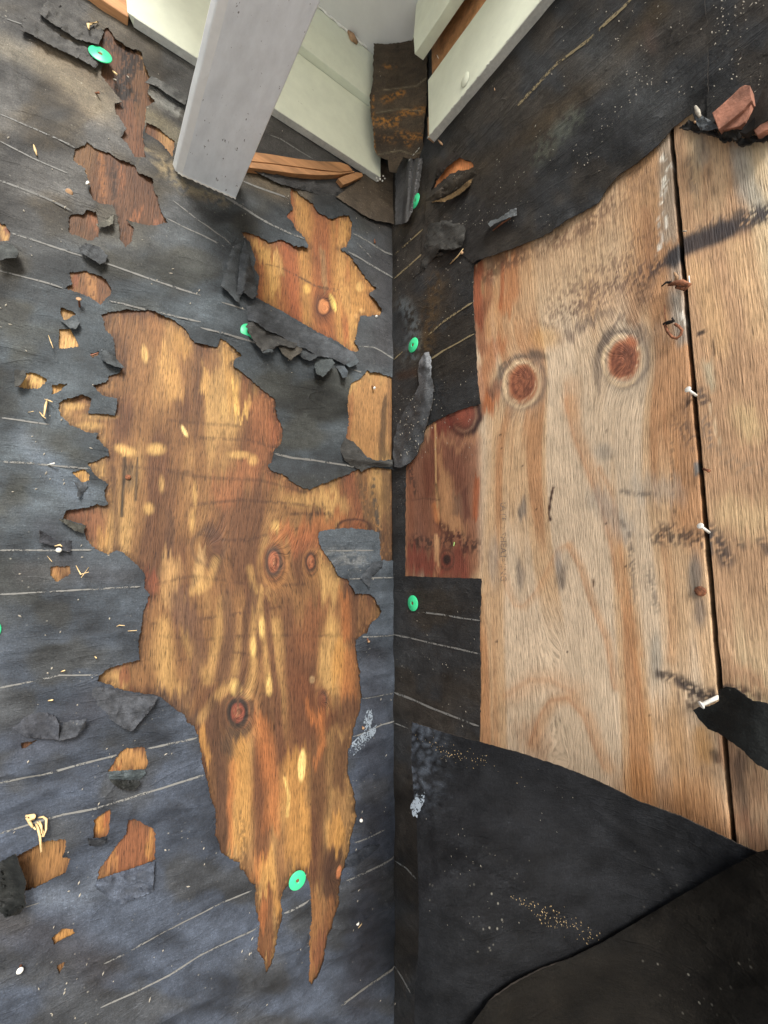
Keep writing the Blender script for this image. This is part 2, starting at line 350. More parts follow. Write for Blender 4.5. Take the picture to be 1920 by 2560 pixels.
HOLES_L = [H_MAIN, H_UP, H_COR, H_ROT, H_TOP,
 [(172,545),(181,538),(208,539),(217,529),(241,536),(247,569),(246,596),(220,604),(193,590),(172,584)],
 [(365,310),(400,328),(437,356),(430,395),(404,362),(362,335)],
 [(172,684),(211,678),(238,687),(265,702),(277,723),(277,738),(250,765),(211,741),(160,723),(181,714)],
 [(151,771),(181,780),(190,789),(163,804),(154,795)],
 [(148,825),(175,824),(193,856),(196,868),(148,874)],
 [(65,934),(87,934),(120,952),(102,970),(81,975),(39,967)],
 [(130,964),(169,964),(151,979),(130,988)],
 [(-30,552),(0,557),(15,566),(27,587),(24,608),(-30,608)],
 [(179,1181),(211,1172),(224,1187),(223,1202),(208,1208)],
 [(127,1416),(175,1414),(178,1434),(142,1455),(127,1440)],
 [(301,1877),(319,1868),(359,1866),(366,1889),(368,1907),(359,1922),(268,1928)],
 [(235,2045),(253,2033),(277,2018),(271,2075),(259,2090),(232,2087)],
 [(319,2045),(335,2042),(374,2063),(386,2075),(387,2145),(316,2178),(241,2199),(247,2175),(295,2105),(315,2081)],
 [(39,2133),(102,2099),(163,2090),(166,2108),(157,2139),(176,2143),(163,2181),(121,2199),(60,2223),(63,2196),(45,2169)],
 [(130,2338),(157,2313),(181,2316),(187,2329),(136,2356)],
 [(142,2407),(163,2401),(148,2431)],
 [(53,1853),(93,1847),(69,1865),(54,1869)],
 [(228,885),(248,880),(243,890),(229,896)],
 [(975,398),(998,394),(1004,412),(996,428),(978,428),(968,415)]]

# ------------------------------------------------------------------ ground and framing behind the sheathing
g = mobj('ground', [(-60, -60, 0), (60, -60, 0), (60, 60, 0), (-60, 60, 0)], [(0, 1, 2, 3)], M_GRND, smooth=False); tag(g, kind='structure')  # ground out of view, added and kept pale to bounce light upward

# ------------------------------------------------------------------ painting stains, knots and figure into the veneer
class Paint:
    """albedo of a real surface, sampled at its vertices; traced in photo pixels through the wall plane"""
    def __init__(s, P, base, seed, streak=45):
        s.p = pix(P); x, y = s.p[:, 0], s.p[:, 1]
        s.q = s.p.copy()
        s.q[:, 1] += streak * 2 * (fbm(x / 7.0, y / 170.0, seed, 3) - 0.5)
        s.q[:, 0] += 16 * (fbm(x / 34.0, y / 110.0, seed + 5, 3) - 0.5)
        s.c = base.copy(); s.seed = seed; s.sp = fbm(x / 5.0, y / 9.0, seed + 9, 3); s.sp2 = fbm(x / 9.0, y / 4.0, seed + 19, 3)
    def mixin(s, idx, m, col, keep=0.0):
        c = lin(col) * 0.85
        s.c[idx] += (c - s.c[idx]) * m[:, None]
    def st(s, col, k, w, pts, soft=0.6, warp=True, sp=None):
        q = s.q if warp else s.p; L = np.array(pts, float); R = w * (1 + soft) + 2
        lo, hi = L.min(0) - R, L.max(0) + R
        i = np.where((q[:, 0] > lo[0]) & (q[:, 0] < hi[0]) & (q[:, 1] > lo[1]) & (q[:, 1] < hi[1]))[0]
        if not len(i): return
        d = segdist(q[i], L); m = k * (1 - sst(w * (1 - soft), w * (1 + soft), d))
        if sp is not None: m = m * sst(sp - 0.04, sp + 0.05, s.sp[i])
        s.mixin(i, m, col)
    def el(s, col, k, x, y, rx, ry, soft=0.5, ang=0, warp=False, sp=None, ring=None):
        q = s.q if warp else s.p; R = max(rx, ry) * (1 + soft) + 3
        i = np.where((abs(q[:, 0] - x) < R) & (abs(q[:, 1] - y) < R))[0]
        if not len(i): return
        a = math.radians(ang); dx, dy = q[i, 0] - x, q[i, 1] - y
        ex, ey = (dx * math.cos(a) + dy * math.sin(a)) / rx, (-dx * math.sin(a) + dy * math.cos(a)) / ry
        r = np.hypot(ex, ey) + 0.12 * (fbm(q[i, 0] / 12, q[i, 1] / 18, s.seed + 3, 2) - 0.5)
        m = k * (1 - sst(1 - soft, 1 + soft, r)) if ring is None else k * np.exp(-((r - 1) / ring) ** 2)
        if sp is not None: m = m * sst(sp - 0.04, sp + 0.05, s.sp[i])
        s.mixin(i, m, col)
def axis(a, b, step, lo, hi, coarse=0.05):
    """coordinates, fine between a and b, coarse to the limits"""
    f = np.arange(a, b, step); A = np.arange(lo, a, coarse); B = np.append(np.arange(b + 1e-4, hi, coarse), hi)
    return np.concatenate([A, f, B])
def plysheet(w, us, zs, mat, label, group, knots, paint, edge=None, seed=3, knotpx=True, flow=0.012, thick_=0.012):
    us = np.asarray(us); U, Z = np.meshgrid(us, zs); q = np.stack([U.ravel(), Z.ravel()], 1)
    nu, nz = len(us), len(zs)
    d = 0.0006 * (fbm(q[:, 0] * 30, q[:, 1] * 4, seed, 3) - 0.5) - 0.0006
    if edge is not None:                                    # ragged sawn edges, returning to the sheet's back
        for col_, sgn in edge:
            k = np.arange(nz) * nu + col_
            q[k, 0] += sgn * 0.0012 * (fbm(zs * 60, zs * 0, seed + 2, 4) - 0.5)
    P = world(w, q, d)
    phi = q[:, 0] + flow * 2 * (fbm(q[:, 0] * 7, q[:, 1] * 1.3, seed + 31, 3) - 0.5) + flow * 0.6 * (fbm(q[:, 0] * 22, q[:, 1] * 4, seed + 37, 2) - 0.5)
    for kn in knots:
        x, y, R, A = kn[:4]; el_ = kn[4] if len(kn) > 4 else 1.45
        k = uz(w, (x, y))[0]; dx, dz = (q[:, 0] - k[0]) / R, (q[:, 1] - k[1]) / (R * el_)
        rho = np.hypot(dx, dz); phi = phi + A * R * np.exp(-rho * 1.0) * 1.8
    vf = paint.get('vf', (30, 1.6)); v = fbm(phi * vf[0], q[:, 1] * vf[1], seed + 41, 3)
    base = paint['base'](v, q, fbm(q[:, 0] * 14, q[:, 1] * 9, seed + 43, 4))
    pt = Paint(P, base, seed, paint.get('streak', 45)); paint['fn'](pt)
    mc = np.array([.30, .18, .09]); g_ = paint.get('con', 1.0); lv = (pt.c @ np.array([.3, .6, .1])); pt.c = pt.c * ((lv / np.mean(lv)) ** (g_ - 1))[:, None]
    lu = (pt.c @ np.array([.25, .65, .10]))[:, None]; pt.c = np.clip(lu + (pt.c - lu) * paint.get('sat', .75), 0.004, 1) * np.array(paint.get('gain', (1, 1, 1)))
    i = np.arange(nz - 1)[:, None] * nu + np.arange(nu - 1)[None, :]; i = i.ravel()
    Q = np.stack([i, i + 1, i + 1 + nu, i + nu], 1)
    if w == 'R': Q = Q[:, ::-1]
    nv = len(P); org = P.mean(0)
    V = P; Fq = Q
    tint = pt.c; grain = np.stack([phi, q[:, 1], np.full(nv, seed * 1.0)], 1)
    # side and back faces
    ext = []; extF = []; base_n = nv
    cols = [0, nu - 1]
    for c_ in cols:
        k = np.arange(nz) * nu + c_; B = P[k].copy(); B[:, 1 if w == 'L' else 0] += thick_ ; ext.append(B)
        o = base_n + sum(len(e) for e in ext[:-1]); a = k[:-1]; b = k[1:]; fa = o + np.arange(nz - 1); fb = fa + 1
        extF.append(np.stack([a, b, fb, fa], 1) if (c_ == 0) ^ (w == 'R') else np.stack([b, a, fa, fb], 1))
        tint = np.vstack([tint, pt.c[k] * 0.45]); grain = np.vstack([grain, grain[k]])
    V = np.vstack([V] + ext); Fq = np.vstack([Fq] + extF)
    me = bpy.data.meshes.new('plywood_sheet'); me.vertices.add(len(V)); me.vertices.foreach_set('co', (V - org).astype(np.float32).ravel())
    me.loops.add(len(Fq) * 4); me.loops.foreach_set('vertex_index', Fq.astype(np.int32).ravel())
    me.polygons.add(len(Fq)); me.polygons.foreach_set('loop_start', (np.arange(len(Fq)) * 4).astype(np.int32))
    me.update(calc_edges=True); me.polygons.foreach_set('use_smooth', np.concatenate([np.ones(len(Q), bool), np.zeros(len(Fq) - len(Q), bool)]))
    me.materials.append(mat); setattrs(me, tint, grain)
    o = link(bpy.data.objects.new('plywood_sheet', me)); o.location = org
    tag(o, label, 'plywood', group); return o

# ---- left sheet
def baseL(v, q, m):
    a, b, c = lin((178, 134, 82)) * .85, lin((140, 96, 60)) * .85, lin((112, 72, 50)) * .85
    t = sst(0.36, 0.56, v)[:, None]; s = sst(0.56, 0.70, v)[:, None]
    return ((a * (1 - t) + b * t) * (1 - s) + c * s) * (0.80 + 0.4 * m[:, None])
def paintL(p):
    DK, RB, GO, PA, OR, TN = (88, 58, 45), (132, 78, 52), (190, 138, 74), (216, 170, 104), (186, 108, 54), (160, 112, 68)
    s, e = p.st, p.el
    # upper opening: warm orange veneer
    e((186, 126, 58), .75, 790, 690, 175, 220, .25, 0, True)
    for x0, x1, c, w in [(700, 730, (160, 82, 42), 22), (720, 745, (165, 84, 44), 16), (800, 812, (150, 76, 44), 26), (850, 872, (164, 84, 44), 12), (640, 655, (170, 92, 44), 10)]:
        s(c, .75, w, [(x0, 480), (x0 + 6, 640), (x1, 860)], .6)
    s((214, 160, 84), .7, 12, [(642, 610), (670, 640), (690, 720)]); s((206, 156, 86), .6, 10, [(858, 540), (856, 700), (884, 840)])
    s((218, 172, 100), .5, 9, [(690, 640), (702, 690)]); e((222, 170, 84), .8, 767, 722, 9, 12); e((240, 205, 105), .9, 832, 757, 7, 22, .3, -18)
    e((226, 178, 104), .8, 900, 717, 10, 12, .3); e((216, 164, 100), .8, 905, 777, 7, 6, .3); e((216, 160, 96), .8, 892, 790, 7, 6, .3)
    e((110, 62, 40), .8, 809, 768, 26, 36, .5); e((196, 122, 74), .95, 809, 767, 14, 19, .25); e((92, 50, 38), .8, 809, 767, 16, 22, ring=.14); e((205, 130, 80), .6, 805, 757, 8, 9, .3)
    s((160, 130, 90), .5, 7, [(805, 640), (812, 720)]); s((95, 62, 44), .5, 2, [(640, 655), (700, 668), (745, 690), (800, 720), (840, 728)], .6, False, .42)
    s((88, 64, 50), .6, 2, [(735, 688), (790, 715), (850, 725)], .6, False, .4)
    s((180, 120, 60), .5, 20, [(910, 690), (930, 760), (920, 790)])
    # corner piece
    e((168, 112, 66), .6, 930, 1040, 60, 110, .3, 0, True); s((150, 78, 46), .5, 8, [(872, 970), (872, 1090)]); s((66, 48, 36), .7, 9, [(956, 1010), (954, 1120), (960, 1150)])
    s((120, 80, 54), .6, 5, [(972, 950), (974, 1140)])
    # rotten wood high on the left
    for H in (H_ROT, H_TOP):
        i = np.where(inside(p.p, np.array(H, float) + 0))[0]
        if len(i): p.mixin(i, np.full(len(i), .82), (104, 66, 44))
    s((150, 94, 54), .8, 9, [(255, 395), (262, 450), (258, 500)], .6, True, .4); s((140, 84, 50), .7, 8, [(300, 420), (305, 480)], .6, True, .4)
    s((48, 32, 25), .7, 5, [(285, 420), (290, 520), (310, 600)], .6, True, .42); s((54, 38, 30), .8, 14, [(250, 90), (300, 130), (330, 170), (310, 240)], .6, True, .4)
    s((42, 30, 26), .85, 20, [(340, 140), (330, 135), (295, 230), (330, 240)], .5, True, .38); s((124, 76, 52), .6, 18, [(320, 270), (335, 330), (345, 390)], .5)
    s((150, 92, 66), .7, 14, [(395, 540), (400, 555)]); s((176, 104, 60), .6, 9, [(335, 545), (350, 552)])
    s((104, 68, 48), .95, 60, [(190, 560), (240, 575)]); s((150, 92, 60), .7, 12, [(235, 545), (236, 570)])
    s((120, 76, 50), .8, 50, [(180, 700), (260, 740)], .5); s((176, 120, 70), .8, 14, [(225, 700), (232, 750)], .6, True, .35); s((140, 76, 50), .7, 10, [(185, 690), (190, 725)])
    e((214, 160, 98), .8, 170, 850, 30, 30, .4, 0, True); e((222, 172, 100), .8, 85, 950, 30, 22, .4, 0, True); s((140, 84, 52), .7, 8, [(40, 968), (75, 972), (95, 975)])
    e((206, 150, 84), .7, 145, 975, 30, 14, .4); s((222, 168, 100), .7, 10, [(5, 560), (15, 600)]); s((150, 80, 56), .8, 6, [(0, 560), (22, 580)])
    # big opening, top left
    e(TN, .5, 380, 900, 150, 110, .3, 0, True)
    s((112, 74, 50), .75, 18, [(268, 795), (300, 850), (305, 900)], .6); s((70, 48, 38), .6, 4, [(308, 880), (312, 940)], .6, True)
    s((152, 100, 60), .5, 22, [(390, 800), (395, 850)]); e(PA, .8, 362, 885, 8, 22, .4, -8); e(GO, .7, 455, 850, 26, 42, .5, 0, True)
    s((206, 152, 88), .6, 20, [(420, 900), (440, 980)]); s((100, 66, 48), .6, 12, [(490, 870), (500, 990), (490, 1080)], .6); s((118, 74, 52), .65, 22, [(520, 870), (530, 900)])
    s((210, 156, 90), .75, 9, [(512, 930), (510, 1000)]); s(GO, .7, 13, [(566, 860), (580, 960), (590, 1020)]); s((214, 160, 86), .75, 6, [(590, 960), (600, 1040)], .5)
    s((130, 76, 48), .8, 9, [(612, 930), (605, 1030)], .5); s((224, 172, 94), .8, 5, [(586, 970), (598, 1043), (610, 1040), (626, 985)], .5); s((176, 110, 70), .7, 30, [(650, 1000), (690, 1080)])
    s((158, 96, 62), .7, 34, [(660, 1060), (655, 1140), (560, 1230)], .7); s((164, 92, 62), .6, 18, [(690, 1060), (690, 1100)]); s((150, 92, 58), .5, 12, [(665, 1180), (740, 1225), (860, 1215)])
    # pale ovals and chips
    for x, y, rx, ry, k in [(390, 1123, 21, 14, .9), (600, 1137, 26, 9, .75), (632, 1150, 12, 12, .7), (372, 1272, 12, 14, .7), (692, 1318, 13, 15, .9), (320, 1130, 18, 12, .8), (300, 1120, 14, 10, .7), (404, 1210, 7, 20, .55),
                            (487, 1235, 6, 30, .6), (250, 1040, 40, 9, .55), (225, 1065, 30, 9, .6), (185, 1015, 26, 9, .7), (560, 1020, 9, 26, .4), (640, 950, 9, 40, .4), (740, 1250, 34, 16, .4), (480, 1300, 8, 30, .5)]:
        e((216, 168, 98), k * .85, x, y, rx, ry, .6)
    e((232, 196, 130), .95, 461, 1078, 5, 17, .25, -28)
    # left band: dark resin streaks
    s((48, 42, 38), .85, 4, [(312, 1145), (309, 1200), (306, 1235), (305, 1290)], .5, False); s((60, 48, 42), .8, 2.6, [(344, 1145), (342, 1200), (339, 1250)], .5, False); e((70, 64, 58), .5, 325, 1190, 14, 34, .6)
    s((92, 60, 46), .6, 9, [(285, 1200), (292, 1300), (288, 1380)]); s((90, 62, 50), .5, 12, [(425, 1290), (420, 1400), (380, 1440)]); s((130, 74, 54), .7, 26, [(185, 1290), (240, 1285), (235, 1340)], .6)
    s(GO, .5, 12, [(255, 1330), (262, 1370)]); s((140, 70, 48), .7, 20, [(380, 1450), (376, 1480)], .6); s((206, 156, 100), .6, 24, [(430, 1410), (425, 1500)]); s((214, 172, 120), .4, 14, [(500, 1400), (490, 1460)])
    # horizontal water marks
    for L, k in [([(500, 1095), (620, 1100), (690, 1120)], .4), ([(420, 1180), (520, 1195), (650, 1200), (760, 1230)], .4), ([(480, 1262), (600, 1250), (720, 1258), (800, 1268), (900, 1275)], .5),
                 ([(730, 1285), (800, 1285), (870, 1272)], .6), ([(500, 1335), (560, 1350), (620, 1350), (690, 1330), (760, 1320)], .5), ([(390, 1460), (480, 1440), (560, 1450), (640, 1465), (760, 1460)], .4),
                 ([(500, 1548), (560, 1540), (620, 1530), (700, 1518)], .6), ([(400, 1590), (500, 1600), (600, 1590), (700, 1588), (860, 1590)], .55), ([(440, 1650), (520, 1640), (580, 1630), (640, 1640)], .5),
                 ([(480, 1705), (540, 1700), (600, 1690)], .5), ([(380, 1560), (440, 1550), (500, 1556)], .4), ([(660, 1735), (760, 1730), (880, 1720)], .4), ([(300, 1165), (380, 1172), (480, 1180)], .3), ([(420, 1050), (520, 1060), (600, 1065)], .35)]:
        s((72, 46, 38), k, 4, L, .7, False, .36); s((120, 80, 56), k * .5, 14, [(x, y + 12) for x, y in L], .8)
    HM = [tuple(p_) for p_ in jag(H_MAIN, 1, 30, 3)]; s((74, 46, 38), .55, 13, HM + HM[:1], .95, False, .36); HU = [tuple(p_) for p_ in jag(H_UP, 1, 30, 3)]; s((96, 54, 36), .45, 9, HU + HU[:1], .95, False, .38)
    # right arm of the opening
    s((96, 72, 56), .6, 26, [(905, 1220), (930, 1300), (960, 1400)], .7, True, .36); s((60, 66, 72), .6, 5, [(935, 1190), (942, 1290), (950, 1330)], .6, True, .45); s((92, 60, 44), .6, 11, [(968, 1180), (970, 1395)], .6)
    s((206, 156, 96), .5, 24, [(800, 1240), (860, 1265)]); s((150, 84, 56), .6, 16, [(880, 1190), (885, 1260), (900, 1310)]); s((176, 104, 60), .7, 22, [(700, 1340), (780, 1330), (850, 1300)], .7); s((160, 90, 56), .6, 30, [(740, 1350), (790, 1370)])
    e((84, 50, 40), .9, 885, 1320, 42, 22, ring=.14); e((140, 80, 52), .7, 890, 1318, 24, 14); e((62, 46, 44), .6, 795, 1280, 34, 10, .6, 0, True, .4)
    # knots
    def knot(x, y, rx, ry, core, ringc, halo, hk=.7, big=2.1):
        core = tuple(c_ * .86 for c_ in core)
        e(halo, hk, x, y, rx * big, ry * big * .95, .55, 0); e((176, 118, 70), .45, x + 2, y + ry * .3, rx * big * 1.1, ry * big, ring=.13); e((92, 58, 42), .6, x + 1, y + 2, rx * big * .9, ry * big * .85, ring=.08)
        e(ringc, .92, x, y, rx * 1.55, ry * 1.5, .28); e((150, 92, 60), .6, x, y, rx * 1.75, ry * 1.7, ring=.07); e(core, .95, x, y, rx, ry, .18); e((70, 44, 36), .5, x + 1, y + 3, rx * .8, ry * .85, .3, 0, False, .5); e((226, 170, 130), .5, x - 2, y - 3, rx * .5, ry * .5, .4, 0, False, .45)
        e((110, 56, 38), .7, x, y, rx * .7, ry * .7, .3, 0, False, .5)
    knot(684, 1405, 14, 26, (206, 118, 84), (80, 62, 60), (140, 88, 54)); knot(777, 1405, 9, 17, (204, 118, 80), (70, 46, 42), (120, 82, 56))
    knot(594, 1782, 17, 25, (170, 84, 66), (48, 42, 44), (82, 60, 54), .85, 2.6); knot(806, 1750, 8, 15, (176, 96, 74), (66, 54, 54), (108, 70, 54), .6)
    s((120, 76, 48), .6, 14, [(640, 1430), (650, 1490), (690, 1510)], .6); s((86, 56, 46), .7, 16, [(525, 1335), (538, 1385), (532, 1420)], .7); e((92, 66, 56), .5, 520, 1370, 40, 44, ring=.16); e((98, 60, 44), .5, 545, 1360, 12, 40, .6)
    # wavy pale figure running down
    for L, w in [([(645, 1480), (655, 1540), (662, 1590), (672, 1690), (672, 1730)], 8), ([(625, 1420), (640, 1500), (632, 1600), (634, 1650)], 7), ([(480, 1480), (520, 1460), (540, 1400)], 9), ([(500, 1800), (545, 1740), (580, 1705), (595, 1725)], 10),
                 ([(620, 1740), (632, 1690), (635, 1660)], 8), ([(690, 1560), (700, 1680), (715, 1800), (730, 1880)], 12), ([(560, 1500), (545, 1600), (520, 1700)], 12), ([(410, 1560), (420, 1700), (460, 1750)], 16), ([(650, 1465), (668, 1500)], 5),
                 ([(500, 1420), (500, 1470)], 10), ([(455, 1500), (470, 1600), (500, 1680)], 12), ([(830, 1560), (850, 1640), (840, 1720)], 15)]:
        s((200, 152, 90), .5, w * 1.1, L, .9, False)
    for x, y, rx, ry in [(655, 1568, 8, 26), (633, 1618, 7, 24), (673, 1712, 8, 26), (590, 1720, 14, 20)]: e((222, 178, 104), .8, x, y, rx, ry, .4)
    for L, w, c in [([(640, 1470), (610, 1560), (606, 1680), (600, 1740)], 9, (104, 68, 50)), ([(668, 1500), (676, 1600), (690, 1740), (700, 1850), (712, 1900)], 8, (112, 70, 50)), ([(560, 1480), (575, 1580), (560, 1680)], 14, (112, 76, 56)),
                    ([(475, 1520), (500, 1620), (480, 1720), (440, 1770)], 15, (110, 74, 56)), ([(450, 1500), (462, 1560)], 22, (108, 74, 60)), ([(300, 1670), (320, 1710)], 12, (130, 74, 50)), ([(380, 1745), (450, 1780), (480, 1800)], 15, (92, 66, 56)),
                    ([(745, 1650), (740, 1760), (735, 1850), (722, 1878)], 30, (112, 68, 46)), ([(760, 1600), (800, 1520)], 26, (132, 80, 52)), ([(540, 1760), (545, 1850), (555, 1990), (553, 2120)], 18, (94, 62, 48)), ([(590, 1830), (575, 1870)], 20, (90, 66, 54)),
                    ([(655, 1880), (650, 1990), (655, 2130)], 17, (110, 64, 44)), ([(800, 1830), (795, 1950), (790, 2080), (800, 2180)], 25, (98, 58, 42)), ([(820, 1800), (850, 1790), (880, 1760)], 24, (104, 66, 48)), ([(850, 1850), (845, 1960)], 18, (104, 68, 48)),
                    ([(760, 1720), (800, 1790)], 30, (118, 68, 44))]:
        s(c, .86, w * 1.12, L, .7)
    for L, w in [([(655, 1810), (665, 1880), (690, 1990), (680, 2060)], 17), ([(800, 1790), (806, 1870), (790, 1900)], 9), ([(865, 1640), (870, 1720)], 18), ([(585, 1900), (582, 1990)], 9), ([(655, 2140), (640, 2180)], 12), ([(575, 2000), (575, 2120)], 7), ([(770, 1760), (782, 1790)], 10), ([(862, 1590), (858, 1500)], 12)]:
        s(OR, .6, w * 1.1, L, .9)
    for L, w in [([(600, 1860), (610, 1980), (600, 2100)], 20), ([(735, 1900), (735, 2000), (740, 2130)], 28), ([(665, 2160), (675, 2240), (690, 2260)], 20), ([(760, 2000), (765, 2150)], 13), ([(840, 2060), (842, 2110)], 17), ([(505, 1830), (520, 1900)], 10), ([(850, 1620), (845, 1690)], 14), ([(845, 2120), (855, 2060)], 10)]:
        s((192, 134, 66), .66, w, L, .6)
    e((234, 190, 118), .95, 755, 1914, 10, 40, .2, 4); s((216, 172, 100), .8, 4, [(712, 1945), (722, 1990), (718, 2040)], .5, False); e((176, 140, 104), .8, 780, 1699, 7, 9, .3); s((60, 50, 44), .5, 10, [(600, 2040), (608, 2130)], .7, True, .45)
    # prongs at the bottom
    s((116, 68, 44), .85, 17, [(666, 2245), (668, 2330), (664, 2400)], .5); s((158, 92, 50), .8, 9, [(662, 2245), (655, 2310)], .4); s((78, 54, 44), .8, 6, [(640, 2280), (645, 2310)]); s((150, 98, 56), .7, 16, [(790, 2240), (790, 2340), (775, 2440)])
    s((126, 72, 50), .7, 12, [(806, 2330), (790, 2410)]); s((76, 48, 40), .85, 22, [(835, 2150), (822, 2230)], .6); e((200, 118, 74), .9, 847, 2180, 6, 16, .25, 12); s((140, 86, 50), .6, 12, [(835, 2250), (820, 2310)])
    e((9, 7, 6), 1, 984, 412, 22, 22, .2)  # darkness of the corner hole painted onto the veneer
    # small openings
    e((196, 140, 80), .7, 320, 1900, 50, 28, .5, 0, True); s((150, 78, 44), .7, 7, [(275, 1925), (300, 1895)]); e((150, 88, 56), .7, 320, 2120, 90, 70, .4, 0, True); s((182, 124, 68), .5, 8, [(290, 2130), (270, 2180)])
    s((186, 130, 66), .6, 8, [(375, 2090), (372, 2130)]); e((160, 110, 62), .7, 105, 2155, 66, 46, .4, 0, True); s((110, 76, 54), .6, 14, [(60, 2140), (80, 2200)]); e((196, 132, 62), .7, 248, 2060, 14, 26, .4); s((150, 74, 40), .7, 8, [(268, 2030), (262, 2075)])
    e((196, 138, 72), .7, 160, 2336, 30, 18, .4); e((206, 150, 76), .7, 205, 1190, 22, 20, .4, 0, True); s((96, 54, 36), .6, 9, [(135, 1425), (170, 1440)]); e((176, 120, 70), .6, 140, 1440, 12, 20, .4, 0, True)

zL_ = axis(0.98, 2.30, 0.0016, 0.0, 2.50)
uL_ = np.concatenate([np.arange(-1.25, -0.53, 0.05), np.arange(-0.53, -0.003, 0.0014), [-0.001]])
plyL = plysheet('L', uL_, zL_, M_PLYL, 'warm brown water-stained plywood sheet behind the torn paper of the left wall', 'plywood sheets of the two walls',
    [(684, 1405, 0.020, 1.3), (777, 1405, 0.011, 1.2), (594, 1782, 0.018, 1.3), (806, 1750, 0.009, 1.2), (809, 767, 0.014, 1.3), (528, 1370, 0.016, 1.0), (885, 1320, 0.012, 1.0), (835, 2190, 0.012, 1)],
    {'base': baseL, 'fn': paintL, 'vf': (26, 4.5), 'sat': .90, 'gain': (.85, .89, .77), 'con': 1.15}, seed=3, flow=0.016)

# ---- right sheets
def baseR(v, q, m):
    a, b, c = lin((206, 184, 156)) * .85, lin((200, 166, 126)) * .85, lin((186, 138, 94)) * .85
    t = sst(0.40, 0.54, v)[:, None]; s = sst(0.57, 0.66, v)[:, None]
    return ((a * (1 - t) + b * t) * (1 - s) + c * s) * (0.86 + 0.26 * m[:, None])
def paintR(p):
    s, e = p.st, p.el
    TN, OR, GR, MO = (184, 150, 112), (200, 144, 90), (150, 146, 138), (64, 54, 54)
    # top: browner, mouldy
    s((184, 146, 104), .7, 90, [(1260, 700), (1400, 650), (1560, 520), (1660, 400)], .8); s((196, 168, 132), .5, 60, [(1340, 760), (1500, 640)], .9); s((176, 132, 88), .5, 50, [(1500, 760), (1640, 640)], .9)
    s((150, 116, 86), .6, 30, [(1330, 630), (1450, 580), (1530, 520), (1620, 440)], .9, True, .42); s((104, 78, 64), .55, 14, [(1380, 610), (1460, 570), (1540, 500)], .8, False, .52); s((120, 92, 74), .5, 60, [(1440, 730), (1560, 640), (1620, 600)], .8, False, .56)
    s((120, 96, 84), .5, 40, [(1380, 800), (1480, 740), (1600, 690)], .9, False, .55); s((140, 124, 112), .5, 12, [(1400, 860), (1440, 830), (1490, 800)], .8); s((132, 112, 96), .6, 10, [(1420, 850), (1490, 790), (1530, 775)], .8)
    e((208, 158, 84), .5, 1365, 845, 34, 26, .7); s((222, 190, 146), .5, 8, [(1200, 850), (1235, 845)], .6, False)
    # left edge, reddish
    s((150, 92, 60), .85, 24, [(1196, 680), (1196, 800), (1205, 860)], .6); s((160, 84, 40), .8, 5, [(1256, 660), (1256, 720), (1251, 770)], .5, False); s((178, 108, 54), .7, 18, [(1282, 660), (1278, 740), (1265, 770)], .7); s((96, 66, 50), .7, 16, [(1220, 690), (1250, 665), (1300, 645)], .8, False, .45)
    s((196, 140, 84), .6, 14, [(1228, 720), (1232, 830)]); s((120, 96, 66), .6, 10, [(1212, 700), (1220, 680), (1240, 680)], .7, False, .48); s((150, 150, 100), .5, 5, [(1206, 715), (1206, 735)]); s((112, 72, 52), .6, 12, [(1230, 650), (1300, 630)], .7)
    s((176, 106, 60), .7, 18, [(1245, 860), (1210, 930), (1202, 1000), (1215, 1010)], .6); s((190, 108, 52), .8, 14, [(1245, 960), (1225, 1000), (1215, 1030)], .6); s((84, 66, 60), .6, 9, [(1255, 925), (1236, 960), (1225, 990)], .7)
    # the two big knots
    def knot(x, y, rx, ry, a=0):
        e((160, 146, 130), .5, x + 4, y + 4, rx * 2.0, ry * 1.8, .6, a, True); e((110, 98, 90), .6, x + 3, y - 4, rx * 1.75, ry * 1.6, ring=.10, ang=a); e((100, 88, 80), .7, x - 8, y - ry * .7, rx * 1.5, ry * .9, ring=.09, ang=a - 14, sp=.42)
        e((212, 184, 146), .8, x - 2, y + 3, rx * 1.42, ry * 1.36, ring=.09, ang=a - 4); e((176, 112, 70), .9, x + 2, y, rx * 1.18, ry * 1.16, .14, a); e((230, 204, 164), .7, x - 5, y - 4, rx * 1.24, ry * 1.2, ring=.035, ang=a + 6, sp=.4)
        e((170, 102, 70), .95, x, y, rx, ry, .14, a); e((116, 68, 50), .6, x + 1, y, rx * .82, ry * .84, ring=.09, ang=a); e((104, 58, 46), .6, x, y, rx * .85, ry * .85, .2, a, False, .52); e((128, 76, 54), .5, x + 2, y + 2, rx * .45, ry * .5, ring=.16, ang=a)
        for k in range(9):
            t = k * .7 + .2 * math.sin(k * 5); s((90, 54, 42), .45, 1.6, [(x + rx * .15 * math.cos(t), y + ry * .15 * math.sin(t)), (x + rx * .8 * math.cos(t + .1), y + ry * .8 * math.sin(t + .1))], .6, False)
    knot(1306, 958, 31, 42, 8); knot(1558, 900, 34, 45, 10); e((190, 100, 52), .8, 1580, 852, 16, 10, .5, 40); e((88, 76, 70), .7, 1345, 886, 26, 10, .6, 20); s((110, 96, 88), .7, 8, [(1510, 850), (1540, 806), (1590, 800), (1610, 830)], .7)
    s((100, 86, 78), .55, 9, [(1495, 960), (1490, 900), (1515, 850)], .7); s((140, 112, 84), .6, 18, [(1580, 800), (1600, 750), (1625, 700)], .8); s((168, 122, 84), .5, 30, [(1600, 700), (1590, 780)], .8)
    s((146, 122, 100), .5, 22, [(1610, 830), (1680, 830), (1720, 820)], .9); s((140, 140, 132), .55, 18, [(1690, 740), (1695, 790)], .8)
